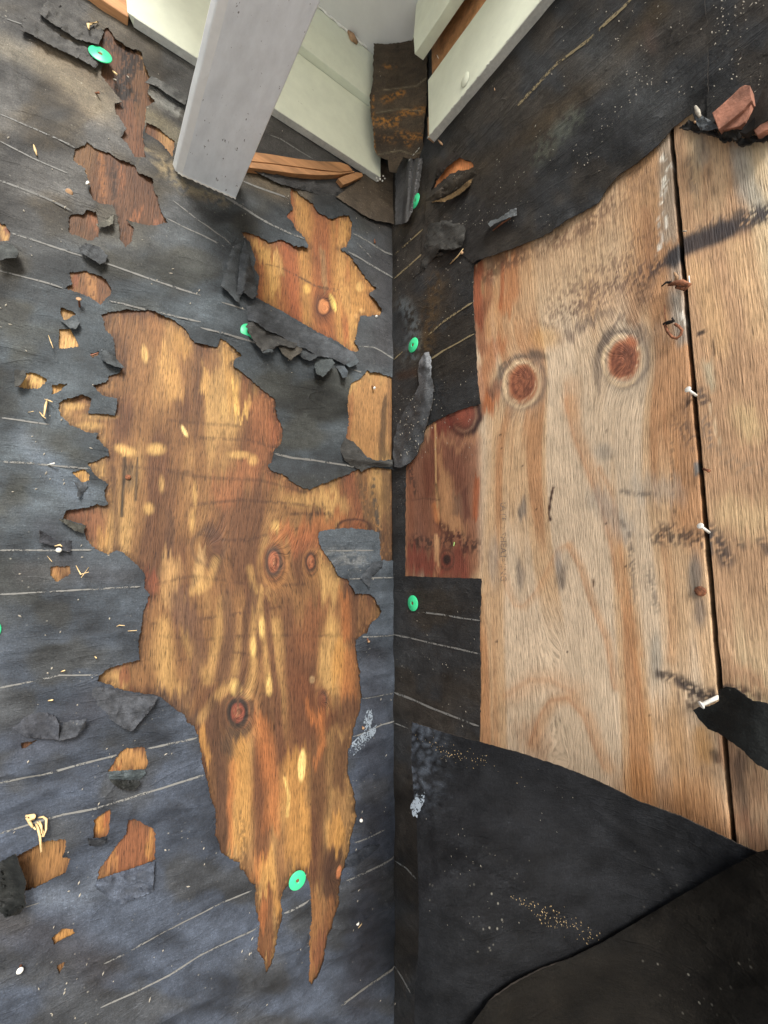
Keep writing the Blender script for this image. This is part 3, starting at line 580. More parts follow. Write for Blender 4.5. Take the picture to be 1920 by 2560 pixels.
    # partly covered red piece at the left
    s((150, 94, 66), .85, 60, [(1140, 1110), (1140, 1400)], .25, False); s((128, 76, 58), .85, 34, [(1045, 1150), (1050, 1230), (1045, 1420)], .45); s((122, 78, 62), .75, 26, [(1130, 1120), (1140, 1200)], .7); s((112, 62, 46), .8, 14, [(1075, 1100), (1078, 1220)], .5)
    e((84, 40, 38), .9, 1160, 1035, 46, 56, .2); e((150, 76, 56), .9, 1160, 1030, 26, 34, .4); e((64, 44, 44), .9, 1160, 1034, 40, 52, ring=.12); e((150, 116, 92), .7, 1160, 1036, 30, 42, ring=.10)
    s((112, 62, 44), .45, 70, [(1110, 1120), (1110, 1420)], .3, False); s((118, 50, 38), .9, 20, [(1095, 1072), (1120, 1045)], .6); s((212, 172, 112), .6, 2.4, [(1088, 1060), (1090, 1200), (1094, 1280), (1106, 1320)], .5, False); s((54, 36, 30), .8, 2.6, [(1090, 1210), (1102, 1270), (1100, 1310)], .5, False)
    s((190, 140, 96), .35, 9, [(1095, 1100), (1150, 1112), (1195, 1098)], .9, True); s((196, 146, 94), .4, 6, [(1098, 1130), (1100, 1190)]); s((196, 148, 96), .6, 22, [(1110, 1210), (1120, 1290), (1140, 1320)], .8)
    s((170, 90, 46), .8, 7, [(1190, 1195), (1188, 1290)], .6); s((186, 116, 60), .7, 8, [(1088, 1265), (1095, 1310)]); s((62, 46, 44), .8, 17, [(1040, 1355), (1085, 1360), (1150, 1350), (1185, 1365)], .8, False, .46); s((66, 50, 48), .7, 10, [(1030, 1180), (1040, 1220)], .7, True, .42)
    s((128, 62, 48), .85, 26, [(1035, 1400), (1080, 1420), (1145, 1400), (1150, 1430)], .6); s((206, 160, 110), .7, 7, [(1095, 1360), (1092, 1430)]); s((86, 46, 40), .8, 12, [(1105, 1320), (1140, 1345), (1165, 1370)], .7, True, .4); e((54, 40, 38), .95, 1117, 1399, 10, 13, .3); e((96, 60, 48), .8, 1117, 1399, 18, 24, ring=.15)
    s((104, 60, 50), .7, 7, [(1160, 1230), (1170, 1290)], .7); s((112, 88, 72), .6, 12, [(1142, 1240), (1144, 1280)], .7); s((140, 66, 50), .7, 5, [(1040, 1425), (1100, 1430)]); s((90, 60, 50), .5, 2, [(1030, 1250), (1060, 1246), (1100, 1250)], .6, False)
    # orange latewood bands
    for L, w, k in [([(1425, 1000), (1445, 1090), (1480, 1180), (1515, 1270), (1540, 1370), (1560, 1480)], 15, .75), ([(1560, 1500), (1580, 1600), (1600, 1700), (1625, 1850)], 10, .7), ([(1430, 960), (1432, 1030)], 20, .5), ([(1500, 1170), (1530, 1230), (1548, 1330), (1562, 1440), (1585, 1540), (1606, 1640)], 6, .6),
                    ([(1252, 1405), (1275, 1480), (1290, 1512), (1312, 1518), (1345, 1480), (1372, 1430), (1398, 1375), (1425, 1360)], 9, .4), ([(1425, 1365), (1455, 1420), (1480, 1500), (1520, 1600), (1540, 1720)], 9, .75), ([(1280, 1740), (1340, 1700), (1390, 1700), (1450, 1730)], 24, .45),
                    ([(1335, 1860), (1360, 1790), (1385, 1752), (1430, 1745), (1470, 1790), (1495, 1860), (1520, 1920)], 15, .75), ([(1205, 1490), (1207, 1600), (1206, 1800)], 6, .7), ([(1670, 1030), (1690, 1180), (1690, 1320)], 14, .55), ([(1660, 1330), (1675, 1440), (1685, 1560), (1680, 1650)], 12, .55), ([(1700, 1250), (1710, 1330)], 20, .3)]:
        s(OR, k * .62, w, L, .9, False); s((184, 122, 76), k * .5, w * .28, [(x - w * .75, y) for x, y in L], .7, False)
    s((170, 118, 76), .4, 30, [(1320, 1830), (1345, 1880)], .8); s(OR, .4, 24, [(1590, 1850), (1600, 1960)], .9)
    # grey silvered patches and ink
    e((124, 118, 112), .75, 1306, 1278, 10, 26, .5, 0, True); e((122, 110, 100), .75, 1403, 1432, 16, 40, .4, 12, True); e((150, 140, 132), .6, 1395, 1400, 10, 30, .5); e((112, 104, 100), .6, 1302, 1440, 12, 30, .5, 0, True); e((150, 144, 138), .5, 1232, 1400, 16, 60, .6, 0, True)
    e((140, 136, 130), .5, 1510, 1130, 24, 20, .7); e((134, 134, 128), .6, 1640, 1640, 14, 60, .5); s((110, 90, 70), .55, 5, [(1680, 1100), (1682, 1240), (1684, 1310)], .7, False, .5); s((150, 148, 144), .5, 24, [(1500, 1250), (1560, 1330)], .8); s((160, 158, 152), .4, 30, [(1600, 1220), (1680, 1230)], .8)
    s((96, 88, 84), .6, 6, [(1555, 1228), (1590, 1236), (1640, 1236)], .7, False, .45); s((96, 88, 84), .55, 6, [(1550, 1300), (1575, 1330), (1580, 1420)], .8, False, .5); s((90, 84, 82), .5, 8, [(1580, 1380), (1582, 1500)], .8, False, .5); s((92, 86, 84), .5, 10, [(1620, 1420), (1640, 1520)], .8, False, .52)
    # mould next to the joint
    s(MO, .75, 14, [(1720, 1015), (1735, 990), (1742, 960)], .8, False, .42); s((90, 76, 72), .6, 22, [(1700, 1060), (1730, 1100)], .8, False, .52); s(MO, .7, 12, [(1650, 1320), (1700, 1325), (1760, 1345)], .8, False, .5); s(MO, .75, 16, [(1640, 1345), (1700, 1350), (1755, 1360)], .8, False, .50)
    s(MO, .85, 12, [(1650, 1685), (1700, 1700), (1760, 1735), (1795, 1730)], .8, False, .42); s(MO, .8, 9, [(1720, 1730), (1725, 1770), (1740, 1745)], .7, False, .4); s(MO, .6, 2, [(1688, 1680), (1692, 1720), (1700, 1765)], .6, False); s((72, 62, 60), .8, 10, [(1700, 1710), (1750, 1740), (1790, 1745)], .7, False, .38)
    e((104, 108, 110), .7, 1738, 1440, 18, 56, .5); e((96, 96, 100), .6, 1750, 1530, 16, 40, .6); e((108, 116, 120), .85, 1741, 1172, 7, 20, .25); s((150, 148, 138), .6, 22, [(1665, 330), (1668, 450), (1672, 580)], .6); s((146, 146, 140), .6, 20, [(1690, 640), (1700, 780), (1705, 830)], .7)
    s((235, 235, 225), .85, 6, [(1650, 500), (1655, 470), (1662, 440)], .7, True, .42); s((235, 235, 225), .8, 6, [(1652, 395), (1668, 415), (1678, 418)], .7, True, .42); s((230, 230, 222), .7, 3, [(1642, 540), (1650, 600), (1643, 640)], .7, True, .45); s((230, 230, 222), .7, 4, [(1658, 535), (1660, 545)]); s((230, 230, 224), .7, 5, [(1704, 775), (1707, 790)])
    s((162, 116, 78), .6, 10, [(1615, 530), (1625, 640), (1620, 700)], .8); s((78, 62, 60), .85, 13, [(1615, 690), (1650, 660), (1680, 640), (1712, 625)], .8, False, .42); s((58, 56, 60), .97, 20, [(1680, 650), (1700, 630), (1716, 620)], .5, False)
    s((110, 80, 62), .6, 22, [(1600, 700), (1610, 740)], .9, False, .45); s((104, 84, 76), .5, 20, [(1560, 690), (1600, 680)], .9, False, .5); s((66, 54, 46), .5, 2, [(1510, 470), (1560, 440), (1600, 420)], .6, False)
    e((244, 150, 74), .95, 1140, 430, 80, 60, .2); e((10, 8, 7), 1, 1000, 412, 12, 22, .2); s((160, 84, 50), .8, 14, [(1192, 660), (1194, 800)], .5); s((132, 70, 44), .6, 10, [(1200, 800), (1225, 740), (1228, 680)], .7)  # black ellipse paints the corner hole's darkness on this sheet
    # lower part: golden brown, with the peeled flap's shade painted in
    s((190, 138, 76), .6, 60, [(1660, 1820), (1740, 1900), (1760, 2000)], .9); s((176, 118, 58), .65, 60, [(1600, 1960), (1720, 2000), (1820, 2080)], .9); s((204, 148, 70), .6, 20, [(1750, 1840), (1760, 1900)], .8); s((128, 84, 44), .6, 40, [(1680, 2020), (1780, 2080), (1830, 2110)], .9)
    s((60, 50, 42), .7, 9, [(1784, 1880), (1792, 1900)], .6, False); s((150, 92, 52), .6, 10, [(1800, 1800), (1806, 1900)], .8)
    for (x, y, l) in [(1375, 1222, 0)]:
        s((62, 34, 30), .95, 3.2, [(1383, 1218), (1376, 1250), (1372, 1285), (1376, 1300)], .4, False)
    for (x, y) in [(1251, 1088), (1306, 1165), (1341, 1273), (1517, 1078), (1516, 1310), (1563, 1416), (1482, 1456), (1254, 1120), (1418, 1630), (1242, 1603), (1626, 1789)]: e((56, 40, 34), .9, x, y, 2.6, 2.6, .3)
    e((88, 58, 36), .8, 1484, 1457, 4, 11, .4)
zR_ = axis(1.20, 2.12, 0.002, 0.0, 2.50, 0.02)
uG = uz('R', (1752, 1180))[0][0]; GAPW = 0.0019
uR_ = np.concatenate([np.arange(uG + GAPW, -0.002, 0.002), [-0.001]])
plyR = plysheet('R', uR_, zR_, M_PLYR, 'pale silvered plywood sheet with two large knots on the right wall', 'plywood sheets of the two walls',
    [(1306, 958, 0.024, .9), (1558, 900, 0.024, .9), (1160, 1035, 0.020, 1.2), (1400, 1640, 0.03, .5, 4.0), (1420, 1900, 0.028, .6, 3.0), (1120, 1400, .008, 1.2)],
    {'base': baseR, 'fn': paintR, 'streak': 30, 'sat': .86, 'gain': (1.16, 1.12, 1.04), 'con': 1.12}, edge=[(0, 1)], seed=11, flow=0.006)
def baseR2(v, q, m):
    a, b, c = lin((204, 180, 138)) * .85, lin((200, 162, 106)) * .85, lin((184, 132, 78)) * .85
    t = sst(0.40, 0.56, v)[:, None]; s = sst(0.58, 0.70, v)[:, None]
    return ((a * (1 - t) + b * t) * (1 - s) + c * s) * (0.84 + 0.3 * m[:, None])
def paintR2(p):
    s, e = p.st, p.el; MO = (64, 54, 56)
    s((206, 152, 76), .6, 30, [(1750, 680), (1780, 780), (1800, 860)], .8); s((214, 164, 92), .5, 30, [(1850, 620), (1870, 720), (1900, 820)], .9); s((150, 148, 138), .7, 26, [(1850, 370), (1870, 460), (1900, 520)], .8); s((140, 132, 118), .5, 20, [(1745, 330), (1760, 400)], .8)
    s((206, 160, 104), .6, 20, [(1790, 350), (1800, 450), (1790, 520)], .8); s((120, 96, 76), .6, 10, [(1720, 400), (1735, 480)], .8, False, .45)
    s(MO, .97, 24, [(1705, 618), (1740, 604), (1785, 588), (1815, 572)], .4, False); s(MO, .95, 21, [(1800, 575), (1850, 560), (1900, 540), (1925, 530)], .7, False, .38); s(MO, .7, 14, [(1860, 530), (1890, 525)], .8, False, .45); s((90, 76, 70), .6, 12, [(1740, 580), (1800, 550), (1870, 530)], .8, False, .5)
    s(MO, .75, 12, [(1752, 980), (1760, 1005), (1770, 1010)], .8, False, .4); s((84, 84, 90), .6, 10, [(1765, 1050), (1772, 1110)], .8, False, .45); s(MO, .85, 20, [(1775, 1330), (1800, 1360), (1815, 1400)], .8, False, .40); s(MO, .7, 10, [(1845, 1350), (1855, 1365)], .8, False, .42); s(MO, .65, 10, [(1900, 1350), (1920, 1380)], .8, False, .44)
    s((84, 84, 88), .6, 10, [(1772, 1330), (1778, 1380)], .8, False, .42); s((150, 120, 90), .5, 16, [(1800, 1130), (1850, 1170), (1900, 1170)], .9, False, .5); s((212, 176, 96), .5, 30, [(1860, 1040), (1880, 1070)], .9); s((206, 172, 100), .4, 40, [(1820, 1280), (1900, 1300)], .9)
    s(MO, .8, 8, [(1800, 1712), (1830, 1722), (1860, 1730)], .8, False, .4); s((110, 76, 56), .7, 12, [(1860, 1725), (1900, 1745)], .8, False, .42); s((186, 120, 66), .6, 18, [(1850, 1680), (1900, 1720)], .9); s((222, 170, 110), .7, 5, [(1810, 1590), (1830, 1630)], .7)
    s((130, 84, 46), .7, 60, [(1840, 1900), (1880, 1990), (1900, 2080)], .9); s((78, 52, 36), .7, 16, [(1850, 1900), (1850, 1980), (1870, 2060)], .9); s((160, 106, 56), .5, 20, [(1890, 1940), (1900, 2000)], .9); s((150, 90, 40), .6, 26, [(1850, 2060), (1900, 2110)], .9)  # dark browns paint the shade around the peeled flap
    s((70, 52, 40), .5, 2, [(1752, 330), (1764, 400), (1775, 450), (1790, 500)], .6, False); s((66, 46, 36), .6, 2, [(1776, 830), (1785, 870), (1787, 890)], .6, False); s((60, 44, 38), .9, 4, [(1746, 835), (1762, 828)], .4, False)
    s((222, 190, 140), .5, 3, [(1775, 1010), (1790, 1080), (1800, 1110)], .6, False); s((150, 168, 140), .4, 14, [(1770, 920), (1778, 960)], .9)
uR2_ = np.concatenate([np.arange(-1.25, -0.53, 0.05), np.arange(-0.53, uG - GAPW, 0.002), [uG - GAPW]])
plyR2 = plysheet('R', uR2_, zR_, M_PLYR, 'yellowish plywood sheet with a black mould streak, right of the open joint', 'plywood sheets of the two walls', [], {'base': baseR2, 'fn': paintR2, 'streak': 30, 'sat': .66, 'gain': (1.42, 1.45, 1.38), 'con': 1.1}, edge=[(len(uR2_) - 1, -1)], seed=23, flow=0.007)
stud = lbox('stud', 'R', uG - 0.02, uG + 0.02, -0.055, -0.0145, 0.0, 2.5, M_DARK); tag(stud, 'dark wooden stud seen through the joint between the right-hand plywood sheets', 'stud')
back = lbox('corner_post', 'L', -0.09, 0.012, -0.10, -0.0145, 0.0, 2.5, M_DARK); tag(back, 'dark corner post behind the black-painted hole at the top of the corner', 'post')

# ------------------------------------------------------------------ building paper
CREASES = [([(0, 1628), (180, 1604), (345, 1572)], .0022, 9), ([(0, 1655), (120, 1640)], .0014, 8), ([(220, 2440), (400, 2310), (620, 2200)], .0022, 11), ([(0, 2500), (250, 2392), (330, 2350)], .0024, 11), ([(500, 2480), (650, 2400), (780, 2335), (900, 2290)], .0024, 11),
           ([(160, 590), (161, 740), (152, 900), (150, 1000)], .0011, 5), ([(98, 1330), (94, 1420), (90, 1500)], .0012, 5), ([(25, 130), (38, 230), (60, 300)], .0014, 7), ([(0, 1230), (120, 1200), (230, 1215)], .0012, 9), ([(120, 1440), (250, 1430), (355, 1420)], .0012, 9),
           ([(330, 650), (520, 740), (640, 800)], .0016, 9), ([(500, 800), (560, 835), (620, 850)], .0018, 7), ([(700, 900), (800, 980), (860, 1010)], .0014, 9), ([(400, 2100), (500, 2060)], .0018, 12), ([(330, 2200), (450, 2130), (530, 2110)], .0018, 11), ([(640, 330), (760, 400), (960, 520)], .0012, 6),
           ([(880, 1880), (960, 1840)], .0014, 8), ([(860, 2260), (960, 2190)], .0016, 9), ([(300, 470), (480, 560), (600, 590)], .0012, 8), ([(0, 860), (120, 900)], .0014, 10), ([(0, 2020), (140, 1960), (300, 1930)], .0018, 12), ([(60, 1290), (200, 1262)], .0010, 7)]
CREASES = [(np.array(a, float), b, c) for a, b, c in CREASES]
def vn_paper(w, q, seed):
    """standing-off of the felt from the sheathing, metres"""
    u, z = q[:, 0], q[:, 1]
    if w == 'L':
        low = sst(1.75, 1.35, z); k = 0.0008 + 0.0030 * low
        s = z + 0.10 * u
        d = 0.0018 + k * 1.5 * (fbm(u * 2.6 + 3, s * 26, seed, 3)) + 0.0012 * fbm(u * 14, z * 12, seed + 4, 3) + 0.0006 * fbm(u * 60, z * 60, seed + 6, 2)
        r = np.abs(fbm(u * 2.2, s * 15 + 4, seed + 8, 2) - 0.5); d += 0.0026 * (0.35 + low) * np.exp(-(r / 0.035) ** 2)
        P_ = pix(world('L', q, 0.0))
        for L_, h_, w_ in CREASES: d += h_ * np.exp(-(segdist(P_, L_) / w_) ** 2)
    else:
        d = 0.0016 + 0.0011 * fbm(u * 8, z * 9, seed, 3) + 0.0005 * fbm(u * 60, z * 60, seed + 6, 2)
    return d
class Paper:
    def __init__(s, name, w, outer, holes, mat, base_d, step, tintfn, parent, seed, fine, lift=0.0024, coarse=0.04, label=None):
        s.w, s.seed, s.bd, s.lift = w, seed, base_d, lift
        u0, u1, z0, z1 = fine
        gx, gz = np.arange(u0, u1, step), np.arange(z0, z1, step); X, Z = np.meshgrid(gx, gz); X[1::2] += step / 2
        fineP = np.stack([X.ravel(), Z.ravel()], 1) + rng.uniform(-.12, .12, (X.size, 2)) * step
        s.holes = [uz(w, h) for h in holes]; s.nh = len(s.holes)
        bound = np.vstack(s.holes + [s.free(outer)]) if s.holes else s.free(outer)
        s.kd = kdtree.KDTree(len(bound))
        for i, p in enumerate(bound): s.kd.insert((p[0], p[1], 0), i)
        s.kd.balance()
        Q, T, _ = cdt(outer, s.holes, coarse, fineP)
        d = s.h(Q); P = world(w, Q, d); T = orient(P, T, w); s.T = T
        tint = tintfn(P, Q)
        o = mobj(name, P, T, mat, parent); setattrs(o.data, tint); thick(o); s.o = o
        if label: o['label'] = label
    def free(s, outer):
        return outer
    def h(s, q):
        q = np.atleast_2d(q); d = vn_paper(s.w, q, s.seed)
        r = np.array([s.kd.find((a, b, 0))[2] for a, b in q]); fall = np.exp(-(r / 0.0042) ** 1.3)
        lf = s.lift * sst(0.42, 0.8, fbm(q[:, 0] * 34, q[:, 1] * 34, s.seed + 50, 2))
        return s.bd + d * (1 - 0.62 * fall) + lf * fall
def tintL(P, Q):
    p = pix(P); x, y = p[:, 0], p[:, 1]
    a, b, c = lin((98, 97, 94)), lin((82, 90, 95)), lin((74, 82, 95))
    t = sst(350, 750, y + 0.3 * (x - 400))[:, None]; s = sst(1100, 2000, y)[:, None]
    T = a * (1 - t) + b * t; T = T * (1 - s) + c * s
    m = fbm(x / 130, y / 60, 71, 4)[:, None]; T = T * (0.06 + 1.02 * m)
    br = sst(0.5, 0.68, fbm(x / 160, y / 110, 77, 3))[:, None]; T = T * (1 - br * np.array([0.10, 0.2, 0.34]))
    pt = Paint(P, T, 5, 8); pt.sp = fbm(x / 9, y / 7, 90, 3); s_ = pt.st
    s_((126, 112, 92), .6, 40, [(120, 130), (200, 200), (260, 260)], .9, False); s_((130, 122, 104), .5, 24, [(0, 110), (150, 180), (270, 280)], .9, False); s_((150, 150, 142), .6, 10, [(370, 225), (410, 260), (450, 285)], .9, False, .45)
    s_((132, 122, 96), .6, 18, [(370, 290), (440, 340)], .8, False); s_((136, 124, 98), .6, 14, [(390, 400), (460, 470), (560, 500)], .9, False, .42); s_((150, 132, 100), .5, 16, [(360, 380), (420, 420)], .9, False, .48)
    s_((120, 104, 80), .4, 20, [(640, 440), (700, 480), (760, 490)], .9, False); s_((84, 72, 62), .5, 26, [(880, 470), (960, 540)], .9, False); s_((120, 108, 90), .5, 12, [(930, 520), (975, 550)], .9, False)
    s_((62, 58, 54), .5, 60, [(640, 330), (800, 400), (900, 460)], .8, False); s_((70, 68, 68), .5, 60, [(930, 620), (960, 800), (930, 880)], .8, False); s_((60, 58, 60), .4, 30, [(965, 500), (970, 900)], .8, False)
    s_((62, 66, 70), .5, 40, [(560, 640), (620, 700), (650, 800), (760, 860)], .9, False); s_((58, 60, 66), .55, 30, [(120, 1320), (170, 1400)], .8, False); s_((66, 64, 66), .4, 26, [(60, 1430), (330, 1440)], .9, False)
    s_((58, 54, 54), .5, 50, [(0, 2320), (150, 2350), (250, 2420)], .9, False); s_((60, 60, 66), .45, 40, [(250, 1750), (150, 1830), (60, 1850)], .9, False); s_((48, 48, 54), .5, 40, [(930, 1650), (930, 2100), (900, 2500)], .9, False)  # last stroke paints the flap's shadow down the corner
    s_((120, 130, 144), .4, 26, [(30, 2230), (200, 2250), (330, 2130)], .9, False); s_((116, 128, 142), .35, 26, [(60, 1100), (200, 1240)], .9, False); s_((130, 132, 130), .5, 20, [(820, 1390), (900, 1400)], .9, False, .45)
    s_((40, 40, 42), .6, 10, [(770, 1270), (770, 1250)], .9, False); s_((52, 54, 56), .5, 36, [(700, 1180), (760, 1200), (840, 1180)], .8, False)
    return pt.c
def tintR(P, Q):
    p = pix(P); x, y = p[:, 0], p[:, 1]
    a, b = lin((60, 56, 51)), lin((54, 55, 56)); t = sst(0.4, 0.62, fbm(x / 90, y / 90, 81, 3))[:, None]
    T = (a * (1 - t) + b * t) * (0.25 + 0.9 * fbm(x / 60, y / 50, 83, 4)[:, None])
    pt = Paint(P, T, 6, 8); pt.sp = fbm(x / 8, y / 8, 91, 3); s_ = pt.st
    s_((72, 60, 42), .6, 24, [(1180, 430), (1330, 330), (1500, 200), (1600, 80), (1650, 20)], .9, False); s_((84, 66, 42), .6, 20, [(1090, 700), (1070, 830), (1060, 870)], .9, False, .42); s_((88, 78, 60), .4, 24, [(1000, 560), (1050, 500)], .9, False, .45)
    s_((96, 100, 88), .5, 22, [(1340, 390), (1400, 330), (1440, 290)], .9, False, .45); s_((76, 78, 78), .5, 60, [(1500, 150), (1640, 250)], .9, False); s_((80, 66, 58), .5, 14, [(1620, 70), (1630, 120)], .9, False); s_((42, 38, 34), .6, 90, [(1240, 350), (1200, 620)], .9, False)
    s_((96, 104, 108), .6, 16, [(1010, 760), (1035, 810), (1030, 900)], .9, False, .48); s_((60, 40, 26), .6, 10, [(1000, 940), (1040, 930)], .9, False)
    return pt.c
papL = empty('building_paper', (-0.3, -0.002, 1.5))
tag(papL, 'blue-grey weathered felt paper with printed lines and ragged tears covering the left wall', 'building paper')
outL = np.array([(-1.25, 0.0), (-0.0008, 0.0)] + [(-0.0008, z) for z in np.arange(0.8, 2.43, 0.01)] + [(-0.0008, 2.435), (-1.25, 2.435)])
holesL = [jag(h, 2.0, 4.0, seed=i * 3 + 1, fine=True) for i, h in enumerate(HOLES_L)]
for k_ in (0, 2):
    pass
SL = Paper('paper_sheet', 'L', outL, holesL, M_PAPER, 0.0, 0.0034, tintL, papL, 5, (-0.56, -0.002, 0.80, 2.26), lift=0.0034)

papR = empty('building_paper', (-0.002, -0.3, 1.5))
tag(papR, 'black felt paper cut around the pale plywood of the right wall', 'building paper')
A_px = [(987,-300),(1300,-300),(1300,500),(1250,620),(1188,664),(1186,700),(1184,760),(1188,800),(1190,850),(1193,900),(1196,960),(1203,1010),(1160,1022),(1120,1038),(1085,1055),(1060,1075),(1048,1100),(1046,1125),(1030,1152),(1016,1166),(1014,1300),(1015,1440),(1205,1447),(1204,1500),(1202,1560),(1203,1700),(1201,1850),(1202,2100)]
Aq = jag(A_px, 1.0, 6, seed=50, closed=False)
Au = uz('R', Aq); Au = np.vstack([Au, [(-0.10, 0.8), (-0.10, 0.0), (-0.0008, 0.0)], [(-0.0008, z) for z in np.arange(0.8, 2.43, 0.02)]])
hR = [jag(h, 2.0, 4.0, seed=80 + i) for i, h in enumerate([
 [(1080,478),(1092,450),(1110,425),(1135,400),(1150,396),(1165,403),(1180,405),(1187,420),(1180,425),(1165,430),(1150,428),(1130,438),(1105,460),(1085,478)],
 [(1092,630),(1098,625),(1112,628),(1120,622),(1145,615),(1157,612),(1158,620),(1145,630),(1118,640),(1112,636),(1100,640)]])]
Au[:, 1] = np.minimum(Au[:, 1], 2.43)
SA = Paper('paper_sheet', 'R', Au, hR[:1], M_PAPERR, 0.0, 0.004, tintR, papR, 15, (-0.13, -0.002, 0.95, 2.26), lift=0.0012)
B_px = [(1075,-200),(1075,380),(1072,470),(1068,545),(1060,590),(1057,636),(1036,699),(1062,672),(1092,648),(1125,636),(1160,640),(1187,662),(1220,650),(1250,640),(1300,617),(1350,598),(1400,575),(1440,545),(1500,510),(1520,480),(1560,435),(1600,410),(1650,370),(1685,325),(1720,298),(1735,290),(1740,305),(1750,325),(1776,318),(1776,150),(1768,0),(1765,-200)]
B_px = [tuple(p) for p in B_px]
Bq = uz('R', jag(B_px, 1.2, 6, seed=55)); Bq[:, 1] = np.minimum(Bq[:, 1], 2.43)
SB = Paper('paper_sheet', 'R', Bq, hR, M_PAPERR, 0.0022, 0.0045, tintR, papR, 19, (-0.46, -0.02, 1.9, 2.26), lift=0.004)
C_px = [(1763,-200),(1764,0),(1770,150),(1772,316),(1790,322),(1795,340),(1840,342),(1842,352),(1880,350),(1925,338)]
Cq = uz('R', jag(C_px, 1.6, 5, seed=58, closed=False)); Cq[:, 1] = np.minimum(Cq[:, 1], 2.43)
Cq = np.vstack([Cq, [(-1.25, 1.90), (-1.25, 2.43)]])
SC = Paper('paper_sheet', 'R', Cq, [], M_PAPERR, 0.0034, 0.005, tintR, papR, 21, (-0.56, -0.40, 1.9, 2.26), lift=0.003)

def flap(paper, pts, free, lift, tint=(92, 98, 104), name='torn_flap', step=7, reach=40, curl=0.0, seed=1, parent=None, mat=None, jg=1.4, sink=0.0022, wr=0.0012, label=None, jstep=4):
    """a lifted piece of felt: its free edge stands off, the rest dives under the sheet"""
    w = paper.w; o = jag(pts, jg, jstep, seed, fine=True); fr = np.array(free, float)
    Q, T, B = cdt(o, [], step)
    hb = paper.h(uz(w, Q)); df = segdist(Q, fr)
    clo = np.vstack([o, o[:1]]); fixed = segdist(clo[:-1], fr) > 9; kdv = clo[:-1][fixed]
    if len(kdv):
        D = np.array([np.min(np.linalg.norm(kdv - q, axis=1)) for q in Q])
    else: D = np.full(len(Q), 99.0)
    t = np.clip(1 - df / reach, 0, 1)
    d = hb + lift * t ** 1.5 + wr * fbm(Q[:, 0] / 14, Q[:, 1] / 14, seed + 5, 3) * 2 + .0016 * np.exp(-(np.abs(fbm(Q[:, 0] / 26, Q[:, 1] / 26, seed + 6, 2) - .5) / .03) ** 2) - sink * np.clip(1 - D / 12, 0, 1) * (1 - 0.7 * t)
    P = hit(w, Q, d); T = orient(P, T, w)
    m = fbm(Q[:, 0] / 20, Q[:, 1] / 14, seed + 9, 3)[:, None]
    ob = mobj(name, P, T, mat or (M_PAPER if w == 'L' else M_PAPERR), parent or (papL if w == 'L' else papR))
    setattrs(ob.data, lin(tint) * (0.3 + 0.8 * m)); thick(ob, .00035)
    if label: ob['label'] = label
    return ob
